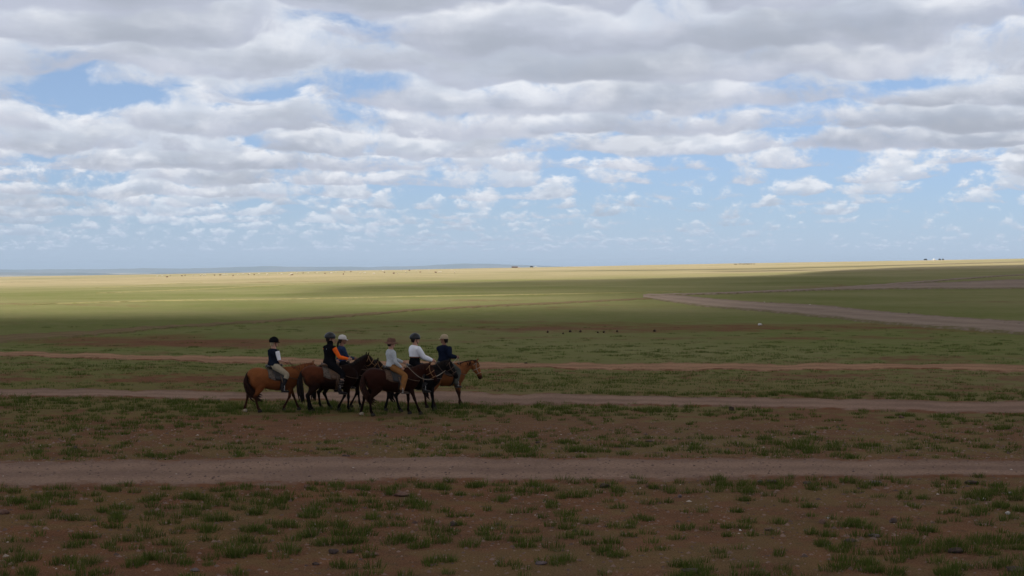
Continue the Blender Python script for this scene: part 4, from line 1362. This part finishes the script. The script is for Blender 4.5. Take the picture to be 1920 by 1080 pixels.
def lead_rope():
    a = hand_world(P6, J6, -1)
    Hr = H4['root']; M = Matrix.LocRotScale(Hr.location, Hr.rotation_euler, Hr.scale)
    b = M @ H4['chin']
    g = Geo(); pts = []
    for i in range(12):
        t = i / 11; p = a.lerp(b, t); p.z -= .10 * math.sin(math.pi * t); pts.append(tuple(p))
    g.tube(pts, .010, n=34, seg=7)
    g.tube([tuple(a), tuple(a + Vector((.02, -.02, -.10))), tuple(a + Vector((.05, -.03, -.20)))], .011, n=10, seg=7)
    o = g.build('rope', MAT['strap_pale'])
    tag(o, 'pale lead rope sagging from the navy rider to the liver-brown horse', 'rope')


lead_rope()


# ---------------------------------------------------------------- grass: tufts grown where the turf map says so
def on_track(px, py, margin=0.0, names=('near_track', 'middle_track', 'pink_track', 'faint_track', 'curved_road')):
    hit = np.zeros(len(px), bool)
    for name in names:
        P = np.array(TRACKS[name], float)
        t = np.interp(px, P[:, 0], P[:, 1]); b = np.interp(px, P[:, 0], P[:, 2])
        hit |= (py > t - margin) & (py < b + margin) & (px > P[0, 0]) & (px < P[-1, 0])
    return hit


def scatter(y0, y1, step, seed, thr, soft):
    rs = np.random.RandomState(seed)
    out = []
    ys = [y0]
    while ys[-1] < y1: ys.append(ys[-1] + step)
    for y in ys:
        w = 0.47 * y + 3.5
        n = int(2 * w / step)
        x = (np.arange(n) + rs.rand(n)) * step - w
        out.append(np.stack([x, y + rs.rand(n) * step], -1))
    P = np.concatenate(out)
    z = terrain(P[:, 0], P[:, 1])
    cov, dry = cover_at(P[:, 0], P[:, 1], z)
    px, py = project(P[:, 0], P[:, 1], z)
    soft_track = on_track(px, py, 0.5, ('pink_track', 'faint_track')) & (rs.rand(len(P)) < 0.22)
    jig = (fbm(P[:, 0] / 0.9, P[:, 1] / 0.9 + 60, 3) - 0.5) * 26 * 42 / np.hypot(P[:, 0], P[:, 1]) * 0.6
    ok = (rs.rand(len(P)) < sst(thr - soft, thr + soft, cov)) & (~on_track(px, py + jig, 0.5) | soft_track)
    return P[ok], z[ok], cov[ok], rs


def blades(P, z, cov, rs, per, rad, h0, h1, width, seg2, straw=0.06, spread=1.0):
    n = len(P)
    vig = np.clip(0.62 + (cov - 0.5) * 1.5, 0.4, 1.2) * (0.45 + 1.0 * rs.rand(n) ** 1.3)           # vigour of each tuft
    rep = np.maximum((per * (0.5 + 0.6 * vig)).astype(int), 3)
    idx = np.repeat(np.arange(n), rep); m = len(idx)
    a = rs.rand(m) * 6.283; r = np.sqrt(rs.rand(m)) * (rad * (0.6 + 0.6 * vig))[idx]
    el = 1.0 + 0.8 * rs.rand(n); bx = P[idx, 0] + np.cos(a) * r * el[idx]; by = P[idx, 1] + np.sin(a) * r
    bz = terrain(bx, by) - 0.01
    h = (h0 + (h1 - h0) * rs.rand(m)) * (0.40 + 0.60 * vig[idx]) * np.clip(1.15 - 0.60 * r / (rad * 1.2), 0.35, 1.2)
    la = a + rs.randn(m) * 0.7
    lean = h * (0.15 + 0.85 * (r / rad) * rs.rand(m)) * spread
    dx = np.cos(la) * lean + 0.05 * h; dy = np.sin(la) * lean
    wa = rs.rand(m) * 3.1416; wx, wy = np.cos(wa) * width * .5, np.sin(wa) * width * .5
    tone = np.clip(rs.rand(n)[idx] * 0.6 + rs.rand(m) * 0.4, 0, 1)
    dryb = (rs.rand(m) < straw * (0.4 + 1.6 * rs.rand(n)[idx])).astype(float)
    B0 = np.stack([bx - wx, by - wy, bz], -1); B1 = np.stack([bx + wx, by + wy, bz], -1)
    T = np.stack([bx + dx, by + dy, bz + h], -1)
    if seg2:
        M0 = np.stack([bx - wx * .8 + dx * .38, by - wy * .8 + dy * .38, bz + h * .58], -1); M1 = np.stack([bx + wx * .8 + dx * .38, by + wy * .8 + dy * .38, bz + h * .58], -1)
        V = np.stack([B0, B1, M0, M1, T], 1).reshape(-1, 3)
        b = np.arange(m)[:, None] * 5
        q = b + np.array([[0, 1, 3, 2]]); t = b + np.array([[2, 3, 4]])
        tip = np.tile([0, 0, .6, .6, 1.0], m); k = 5
    else:
        V = np.stack([B0, B1, T], 1).reshape(-1, 3)
        b = np.arange(m)[:, None] * 3
        q = None; t = b + np.array([[0, 1, 2]]); tip = np.tile([0, 0, 1.0], m); k = 3
    return V, q, t, {'tone': np.repeat(tone, k), 'dryblade': np.repeat(dryb, k), 'tip': tip}


def grass_shader(t, b, out):
    tone = t.n('ShaderNodeAttribute', attribute_name='tone').outputs['Fac']
    dr = t.n('ShaderNodeAttribute', attribute_name='dryblade').outputs['Fac']
    tip = t.n('ShaderNodeAttribute', attribute_name='tip').outputs['Fac']
    c = t.mix(tone, BLADE_A, BLADE_B)
    c = t.mix(t.math('MULTIPLY', tip, 0.45), c, BLADE_TIP)
    c = t.mix(dr, c, (0.26, 0.20, 0.10, 1))
    t.link(c, b.inputs['Base Color'])
    tl = t.n('ShaderNodeBsdfTranslucent'); t.link(c, tl.inputs['Color'])
    m = t.n('ShaderNodeMixShader'); m.inputs[0].default_value = 0.3
    t.link(b.outputs[0], m.inputs[1]); t.link(tl.outputs[0], m.inputs[2]); t.link(m.outputs[0], out.inputs[0])


BLADE_A = (0.038, 0.064, 0.014, 1); BLADE_B = (0.102, 0.134, 0.027, 1); BLADE_TIP = (0.14, 0.16, 0.036, 1)
MAT['grass'] = material('steppe_grass', None, 0.8, 0.0, grass_shader)



def clumps(y0, y1, step, seed, gain, off, fade=None):
    """tuft groups: separate clumps of a few tufts with bare soil between them"""
    rs = np.random.RandomState(seed); out = []
    for y in np.arange(y0, y1, step):
        w = 0.47 * y + 3.5; n = int(2 * w / step)
        x = (np.arange(n) + 0.5 + (rs.rand(n) - .5) * 0.95) * step - w
        out.append(np.stack([x, y + (rs.rand(n) - .5) * step * 0.95], -1))
    P = np.concatenate(out)
    base, dry = veg_at(P[:, 0], P[:, 1], terrain(P[:, 0], P[:, 1]))
    cov = base + (fbm(P[:, 0] / 3.2 + 9, P[:, 1] / 3.2, 3) - .5) * 0.9
    pr = np.clip((cov - off) * gain, 0.04, 0.95)
    if fade is not None: pr = pr * (1 - 0.92 * sst(fade, y1 * 0.85, P[:, 1]))
    ok = rs.rand(len(P)) < pr
    P, cov = P[ok], cov[ok]
    k = 1 + rs.poisson(np.clip(cov * 2.6, .2, 4))                       # tufts in a clump
    idx = np.repeat(np.arange(len(P)), k)
    r = np.abs(rs.randn(len(idx))) * step * 0.17 * np.sqrt(k[idx]); a = rs.rand(len(idx)) * 6.283
    Q = P[idx] + np.stack([np.cos(a) * r * 1.35, np.sin(a) * r], -1)
    z = terrain(Q[:, 0], Q[:, 1]); px, py = project(Q[:, 0], Q[:, 1], z)
    soft_track = on_track(px, py, 0.5, ('pink_track', 'faint_track')) & (rs.rand(len(Q)) < 0.18)
    jig = (rs.rand(len(Q)) - .5) * 14 * 42 / np.hypot(Q[:, 0], Q[:, 1]) * 0.6
    ok = ~on_track(px, py + jig, 0.5) | soft_track
    return Q[ok], z[ok], cov[idx][ok], rs


for (y0, y1, step, seed, gain, off, per, rad, h0, h1, wd, s2, straw, fade) in (
        (14, 30, 0.58, 1, 2.0, 0.04, 66, 0.105, 0.10, 0.25, 0.0080, True, 0.05, None),
        (30, 48, 0.62, 2, 1.9, 0.09, 38, 0.120, 0.08, 0.20, 0.0110, True, 0.05, None),
        (48, 105, 0.80, 3, 1.7, 0.08, 19, 0.180, 0.06, 0.15, 0.018, False, 0.06, 50)):
    P, z, cov, rs = clumps(y0, y1, step, seed, gain, off, fade)
    V, q, t, at = blades(P, z, cov, rs, per, rad, h0, h1, wd, s2, straw)
    tag(np_mesh('grass', V, q, t, MAT['grass'], False, at), kind='stuff')
# short sprouts and straw bits on the bare soil between the tufts
P, z, cov, rs = scatter(15, 46, 0.20, 8, 0.42, 0.16)
V, q, t, at = blades(P, z, cov, rs, 4, 0.12, 0.02, 0.07, 0.007, False, 0.45, 2.0)
tag(np_mesh('grass', V, q, t, MAT['grass'], False, at), kind='stuff')


# ---------------------------------------------------------------- gravel
def gravel(seed, n, y0, y1, smin, smax, only_track):
    rs = np.random.RandomState(seed)
    y = np.sqrt(rs.rand(n * 3) * (y1 ** 2 - y0 ** 2) + y0 ** 2); x = (rs.rand(n * 3) * 2 - 1) * (0.40 * y + 2)
    z = terrain(x, y); px, py = project(x, y, z)
    tr = on_track(px, py)
    ok = np.flatnonzero(tr if only_track else ~tr)[:n]
    x, y, z = x[ok], y[ok], z[ok]; n = len(x)
    s = smin + (smax - smin) * rs.rand(n) ** 3
    base = np.array([[1, 0, 0], [.31, .95, 0], [-.81, .59, 0], [-.81, -.59, 0], [.31, -.95, 0], [0.1, 0, 1]]) 
    V = base[None] * s[:, None, None] * (0.7 + 0.6 * rs.rand(n, 6, 1)) * np.array([1.25, 1, .75])
    a = rs.rand(n) * 6.28; c, sn = np.cos(a)[:, None], np.sin(a)[:, None]
    V = np.stack([V[..., 0] * c - V[..., 1] * sn, V[..., 0] * sn + V[..., 1] * c, V[..., 2]], -1)
    V = V + np.stack([x, y, z + (0.036 if only_track else -0.003)], -1)[:, None]
    b = np.arange(n)[:, None, None] * 6
    T = (b + np.array([[0, 1, 5], [1, 2, 5], [2, 3, 5], [3, 4, 5], [4, 0, 5]])[None]).reshape(-1, 3)
    tone = np.repeat(rs.rand(n), 6)
    return tag(np_mesh('gravel', V.reshape(-1, 3), None, T, MAT['gravel'], False, {'tone': tone}), kind='stuff')


def gravel_shader(t, b, out):
    tone = t.n('ShaderNodeAttribute', attribute_name='tone').outputs['Fac']
    c = t.mix(t.mapr(tone, 0.0, 0.75, 0, 1, False), (0.095, 0.062, 0.052, 1), (0.26, 0.17, 0.135, 1))
    c = t.mix(t.mapr(tone, 0.985, 0.996), c, (0.46, 0.39, 0.33, 1))
    t.link(c, b.inputs['Base Color'])


MAT['gravel'] = material('loose_gravel', None, 0.9, 0.15, gravel_shader)
gravel(3, 15000, 16, 40, 0.006, 0.034, False)
gravel(5, 4500, 16, 38, 0.02, 0.055, False)
gravel(4, 5000, 26, 34, 0.006, 0.032, True)


# ---------------------------------------------------------------- single stones
def stone_mat(name, a, b_):
    def bd(t, b, out):
        tc = t.n('ShaderNodeTexCoord'); n = t.noise(tc.outputs['Object'], 9, 5, 0.65)
        t.link(t.mix(t.mapr(n, 0.32, 0.68), a, b_), b.inputs['Base Color'])
        bp = t.n('ShaderNodeBump'); bp.inputs['Strength'].default_value = 0.7; bp.inputs['Distance'].default_value = 0.02
        t.link(n, bp.inputs['Height']); t.link(bp.outputs[0], b.inputs['Normal'])
    return material(name, None, 0.9, 0.05, bd)


MAT['stone_dark'] = stone_mat('dark_basalt', (0.060, 0.044, 0.040, 1), (0.125, 0.090, 0.078, 1))
MAT['stone_grey'] = stone_mat('grey_purple_stone', (0.12, 0.095, 0.098, 1), (0.20, 0.155, 0.15, 1))
MAT['stone_red'] = stone_mat('reddish_brown_stone', (0.13, 0.075, 0.058, 1), (0.21, 0.13, 0.10, 1))
MAT['stone_white'] = stone_mat('white_quartz', (0.55, 0.51, 0.48, 1), (0.78, 0.75, 0.72, 1))
MAT['dung'] = stone_mat('dry_dung', (0.045, 0.030, 0.022, 1), (0.085, 0.058, 0.042, 1))


def stone(px, py, wpx, hpx, mat, label, seed, cat='stone', name='stone', group='loose stones on the steppe', flat=0.7):
    p = gpt(px, py + hpx / 2)
    d = math.hypot(p.x, p.y); k = d / F
    w, h = wpx * k * .9, max(hpx * k * .9, 0.03)
    bm = bmesh.new(); bmesh.ops.create_icosphere(bm, subdivisions=3, radius=1.0)
    rs = random.Random(seed); off = Vector((rs.random() * 50, rs.random() * 50, rs.random() * 50))
    from mathutils import noise as mn
    cuts = [(Vector((rs.gauss(0, 1), rs.gauss(0, 1), rs.gauss(0, .7))).normalized(), rs.uniform(.55, .85)) for _ in range(7)]
    for v in bm.verts:
        c = v.co.copy()
        for nrm, dd in cuts:                                   # broken flat faces
            e = c.dot(nrm) - dd
            if e > 0: c -= nrm * e * .9
        c *= 1 + 0.28 * mn.noise(c * 1.6 + off) + 0.10 * mn.noise(c * 4.5 + off)
        v.co = Vector((c.x * w * .58, c.y * w * .5 * rs.uniform(.98, 1.02), (c.z * .6 + .38) * h * flat))
    me = bpy.data.meshes.new(name); bm.to_mesh(me); bm.free()
    me.materials.append(MAT[mat])
    me.polygons.foreach_set('use_smooth', [True] * len(me.polygons))
    o = bpy.data.objects.new(name, me); COL.objects.link(o)
    o.location = p; o.rotation_euler = (0, 0, rs.uniform(0, 6.28) if abs(wpx - hpx) < 8 else rs.uniform(-.3, .3))
    return tag(o, label, cat, group)


S = [
    (1133, 908, 19, 12, 'stone_dark', 'dark round stone alone on the lower edge of the near dirt track'),
    (1449, 901, 24, 12, 'stone_dark', 'dark stone with a grey one at its left on the near track edge'),
    (1425, 901, 13, 9, 'stone_grey', 'small bluish grey stone touching a larger dark stone by the near track'),
    (1643, 902, 20, 10, 'stone_grey', 'greyish stone right of the big tuft at the lower edge of the near track'),
    (1822, 901, 26, 12, 'stone_dark', 'widest dark stone at the right end of the near track edge'),
    (1512, 903, 18, 7, 'stone_dark', 'flat dark stone beside a tuft between the larger track edge stones'),
    (848, 979, 17, 13, 'stone_dark', 'dark pointed stone on bare soil below the middle of the near track'),
    (755, 924, 30, 12, 'stone_red', 'long low brown stone behind a grass tuft just below the near track'),
    (1214, 909, 10, 8, 'stone_red', 'small brown stone between two tufts just below the near track'),
    (648, 853, 18, 9, 'stone_dark', 'dark flat stone on the upper edge of the near track below the horses'),
    (1008, 828, 9, 6, 'stone_dark', 'small dark stone in the grass above the near track middle'),
    (727, 863, 8, 5, 'stone_grey', 'small grey stone on the upper half of the near track'),
    (1216, 826, 16, 5, 'stone_dark', 'thin dark stone lying in grass left of the dark lump on the middle track'),
    (1275, 928, 9, 10, 'stone_grey', 'upright grey stone at the far side of the lower tufts'),
    (575, 909, 12, 11, 'stone_red', 'pinkish stone beside a tuft at the near track edge below the orange-sleeved rider'),
    (1543, 975, 16, 13, 'stone_red', 'reddish angular stone with a spike on bare soil, right foreground'),
    (1674, 973, 18, 13, 'stone_dark', 'dark stone half sunk in a tuft, right foreground'),
    (1442, 990, 20, 10, 'stone_red', 'rounded brown stone between two low tufts, right foreground'),
    (1594, 1011, 24, 9, 'stone_dark', 'flat dark slab on bare soil, right foreground'),
    (1640, 1002, 26, 7, 'stone_grey', 'thin pale grey slab left of a dark tuft, right foreground'),
    (1790, 1028, 26, 16, 'stone_dark', 'large dark stone against a tuft near the lower right corner'),
    (1295, 1067, 34, 12, 'stone_dark', 'long dark slab at the bottom edge, right of the middle'),
    (1902, 1064, 34, 14, 'stone_dark', 'dark slab in the bottom right corner'),
    (1014, 1053, 26, 9, 'stone_grey', 'bluish grey slab in front of tufts at the bottom edge'),
    (656, 1031, 16, 11, 'stone_dark', 'dark stone at the far end of a tuft row near the bottom'),
    (625, 1030, 22, 15, 'stone_dark', 'large dark stone left of the smaller one near the bottom'),
    (366, 1066, 20, 9, 'stone_grey', 'grey flat stone near the bottom, left of the tufts'),
    (592, 1055, 16, 8, 'stone_dark', 'dark low stone near the bottom below the tuft row'),
    (1078, 993, 12, 7, 'stone_dark', 'dark small stone under the tuft pair in the lower middle'),
    (700, 1037, 20, 8, 'stone_red', 'brown flat stone at the foot of a tuft near the bottom'),
    (6, 957, 20, 13, 'stone_red', 'pale pinkish stone at the left picture edge among dense tufts'),
    (140, 837, 12, 9, 'stone_dark', 'dark knob in the grass above the left end of the near track'),
    (1690, 780, 10, 8, 'stone_red', 'reddish stone on the lower edge of the middle track at right'),
    (1890, 960, 9, 9, 'stone_white', 'white pebble beside a tuft near the right picture edge'),
    (1845, 934, 7, 5, 'stone_white', 'small white pebble just left of the thin white splinter'),
    (1553, 970, 5, 4, 'stone_white', 'tiny white pebble right of the reddish angular stone'),
    (1553, 1020, 6, 4, 'stone_white', 'tiny white chip below the flat dark slab'),
    (1388, 993, 6, 4, 'stone_white', 'tiny white chip left of the rounded brown stone'),
    (1425, 607, 9, 6, 'stone_white', 'white stone on the far brown patch below the curved road'),
]
for i, (px, py, w, h, m, lb) in enumerate(S):
    stone(px, py, w, h, m, lb, 40 + i)
sp = stone(1895, 923, 15, 4, 'stone_white', 'thin white splinter lying on the soil near the right picture edge', 99, 'stone')
stone(1371, 765, 13, 9, 'dung', 'dark lump on the lower edge of the middle track right of the riders', 120, 'dung pile', 'dung_pile', 'dark dung lumps', 1.0)
stone(986, 681, 8, 5, 'dung', 'small dark lump on the pink track right of the leading horse', 121, 'dung pile', 'dung_pile', 'dark dung lumps', 1.0)
for i, (px, py, w, h) in enumerate([(1027, 622, 4, 4), (1056, 625, 4, 3), (1069, 621, 6, 4), (1088, 621, 5, 4), (1121, 623, 4, 3), (1132, 622, 5, 4), (1157, 621, 4, 4), (1227, 620, 6, 4)]):
    stone(px, py, w, h, 'dung', 'dark lump in the row on the brown strip beyond the leading horse', 130 + i, 'dung pile', 'dung_pile', 'row of dark lumps on the far brown strip', 1.2)
rs_ = random.Random(5)
for i, (px, py) in enumerate([(1433, 567), (1446, 567.5), (1519, 572), (1560, 577), (1568, 577.5), (1576, 579), (1704, 587), (1769, 597.5), (1817, 597), (1843, 601), (1858, 602), (1884, 606), (1893, 607), (1902, 607.5), (1911, 608), (1918, 608.5)]):
    big = px > 1880
    light = i in (0, 2, 4, 8, 10)
    stone(px, py, rs_.uniform(5, 8) if big else rs_.uniform(3, 5), 3.6 if big else 2.6, 'stone_white' if light else 'stone_dark',
          'pale stone along the upper verge of the curved road' if light else ('dark stone in the cluster on the road verge at the right edge' if big else 'small dark stone along the upper verge of the curved road'),
          160 + i, 'stone', 'stone', 'stones along the curved road', 1.2)


# ---------------------------------------------------------------- far flock, herd and camp on the skyline
def far_animal(name, p, yaw, L, mat, label, group, cat):
    g = Geo()
    H_ = L * .62
    g.loft([(-L * .5, 0, H_ * .80, L * .10, L * .12), (-L * .2, 0, H_ * .78, L * .19, L * .21), (L * .2, 0, H_ * .78, L * .19, L * .21), (L * .42, 0, H_ * .84, L * .10, L * .13)], 8, 8)
    g.loft([(L * .38, 0, H_ * .88, L * .07, L * .09), (L * .56, 0, H_ * 1.0, L * .06, L * .07), (L * .70, 0, H_ * .82, L * .04, L * .05)], 6, 6)
    for sx in (-.36, .32):
        for sy in (-.11, .11):
            g.tube([(L * sx, L * sy, H_ * .65), (L * sx, L * sy, 0)], L * .05, L * .035, n=3, seg=5)
    o = g.build(name, mat)
    o.location = p; o.rotation_euler = (0, 0, yaw)
    return tag(o, label, cat, group)


MAT['wool'] = cloth_mat('pale_wool', (0.66, 0.58, 0.46), 0.12, 5)
MAT['wool_dark'] = cloth_mat('brown_wool', (0.17, 0.09, 0.06), 0.2, 5)
MAT['hide_dark'] = cloth_mat('dark_hide', (0.045, 0.028, 0.022), 0.2, 5)


def at_distance(px, D):
    x = (px - 960) / F * D
    return Vector((x, D, float(terrain(x, D))))


rs_ = random.Random(21)
src = None; srcd = None
for i in range(64):
    px = 300 + (860 - 300) * (i + rs_.uniform(-.9, .9)) / 64
    D = rs_.uniform(1000, 1500)
    dark = rs_.random() < .38
    p = at_distance(px, D)
    if dark:
        base, lb = srcd, 'tiny brown sheep in the far flock below the blue hills'
    else:
        base, lb = src, 'tiny pale sheep in the far flock below the blue hills'
    if base is None:
        o = far_animal('sheep', p, rs_.uniform(0, 6.28), 1.5, MAT['wool_dark' if dark else 'wool'], lb, 'far flock of sheep', 'sheep')
        if dark: srcd = o
        else: src = o
    else:
        o = base.copy(); COL.objects.link(o)
        o.location = p; o.rotation_euler = (0, 0, rs_.uniform(0, 6.28)); k = rs_.uniform(.8, 1.15); o.scale = (k, k, k)
srcc = None
for i, px in enumerate([1378, 1381, 1386, 1389, 1393, 1396, 1399, 1402, 1405, 1409, 1414]):
    p = at_distance(px, 1750 + rs_.uniform(-60, 60))
    if srcc is None:
        o = srcc = far_animal('cow', p, .3, 1.7, MAT['hide_dark'], 'tiny dark cow in the herd just below the right skyline', 'far dark herd', 'cow')
    else:
        o = srcc.copy(); COL.objects.link(o); o.location = p; o.rotation_euler = (0, 0, rs_.uniform(-.8, 3.8))

MAT['far_white'] = cloth_mat('white_felt_cover', (0.76, 0.75, 0.73), 0.06, 1)
MAT['far_brown'] = cloth_mat('weathered_brown_wall', (0.13, 0.075, 0.06), 0.15, 1)
MAT['far_dark'] = cloth_mat('dark_paint', (0.03, 0.032, 0.037), 0.15, 1)
MAT['far_pink'] = cloth_mat('pale_pink_wall', (0.55, 0.42, 0.38), 0.1, 1)
MAT['glass_dark'] = material('dark_window_glass', (0.02, 0.025, 0.03), 0.1, 0.5)
MAT['tyre'] = material('tyre_rubber', (0.015, 0.015, 0.015), 0.9, 0.2)


def box(g, x0, x1, y0, y1, z0, z1, top=1.0):
    k = len(g.v); cx, cy = (x0 + x1) / 2, (y0 + y1) / 2
    for z, s in ((z0, 1), (z1, top)):
        g.v += [(cx + (x - cx) * s, cy + (y - cy) * s, z) for x, y in ((x0, y0), (x1, y0), (x1, y1), (x0, y1))]; g.tone += [0] * 4
    g.f += [tuple(k + i for i in f) for f in ((3, 2, 1, 0), (4, 5, 6, 7), (0, 1, 5, 4), (1, 2, 6, 5), (2, 3, 7, 6), (3, 0, 4, 7))]
    return g


def shed(px, D, L, Hh, wall, roofm, label, annex=None):
    r = thing('shed', at_distance(px, D), 0, label, 'shed')
    box(Geo(), -L / 2, L / 2, -2, 2, -.3, Hh).build('wall', wall, r, False)
    g = Geo(); k = 0
    g.v = [(-L / 2 - .3, -2.4, Hh + .004), (L / 2 + .3, -2.4, Hh + .004), (L / 2 + .3, 2.4, Hh + .004), (-L / 2 - .3, 2.4, Hh + .004), (-L / 2 - .3, 0, Hh + .9), (L / 2 + .3, 0, Hh + .9)]
    g.tone = [0] * 6; g.f = [(0, 1, 5, 4), (2, 3, 4, 5), (3, 0, 4), (1, 2, 5), (3, 2, 1, 0)]
    g.build('roof', roofm, r, False)
    if annex: box(Geo(), L / 2 + .35, L / 2 + .35 + annex, -1.8, 1.8, -.3, Hh * .85).build('annex', MAT['far_pink'], r, False)
    return r


def vehicle(px, D, L, Hh, mat, label, yaw=0.0, cat='truck', name='truck'):
    r = thing(name, at_distance(px, D), yaw, label, cat)
    g = Geo(); box(g, -L / 2, L * .18, -.95, .95, .55, Hh); g.build('cargo_box', mat, r, False)
    g = Geo(); box(g, L * .20, L / 2, -.9, .9, .55, Hh * .58); box(g, L * .20, L * .40, -.86, .86, Hh * .58 + .003, Hh * .9, .9); g.build('cab', mat, r, False)
    g = Geo(); box(g, L * .24, L * .37, -.88, .88, Hh * .64, Hh * .8); g.build('window', MAT['glass_dark'], r, False)
    for sx in (-.33, .33):
        for sy in (-.85, .85):
            w = Geo(); w.loft([(L * sx, sy - .12, .42, .42, .42), (L * sx, sy + .12, .42, .42, .42)], 3, 14, ref=(1, 0, 0)); w.build('wheel', MAT['tyre'], r)
    return r


def ger(px, D, rad, label):
    r = thing('ger', at_distance(px, D), 0, label, 'ger')
    g = Geo(); g.loft([(0, 0, -.3, rad, rad), (0, 0, 1.45, rad, rad)], 4, 20); g.build('wall', MAT['far_white'], r)
    g = Geo(); g.loft([(0, 0, 1.455, rad * 1.04, rad * 1.04), (0, 0, 2.0, rad * .7, rad * .7), (0, 0, 2.5, rad * .22, rad * .22)], 8, 20); g.build('roof', MAT['far_white'], r)
    g = Geo(); g.loft([(0, 0, 2.505, rad * .2, rad * .2), (0, 0, 2.65, rad * .16, rad * .16)], 3, 14); g.build('crown', MAT['far_brown'], r)
    box(Geo(), -.45, .45, -rad - .04, -rad + .12, -.3, 1.25).build('door', MAT['far_brown'], r, False)
    return r


shed(965, 2250, 9.5, 1.3, MAT['far_brown'], MAT['far_brown'], 'long low brown shed with a pale end on the skyline above the riders', 3.0)
vehicle(997, 2250, 5.0, 2.5, MAT['far_dark'], 'dark truck on the skyline right of the long low brown shed')
vehicle(1005, 2260, 3.6, 1.9, MAT['far_white'], 'small pale vehicle on the skyline right beside the dark truck', 0, 'van', 'van')
vehicle(1735, 2250, 4.6, 2.5, MAT['far_dark'], 'dark truck on the right skyline, left of the white ger', math.pi)
ger(1751, 2250, 2.1, 'small white round ger on the right skyline between dark vehicles')
vehicle(1762, 2250, 3.4, 2.3, MAT['far_dark'], 'dark vehicle on the right skyline, right of the white ger', 0, 'van', 'van')
vehicle(1768, 2265, 2.8, 2.2, MAT['far_dark'], 'smallest dark vehicle at the right end of the skyline camp', 0, 'van', 'van')
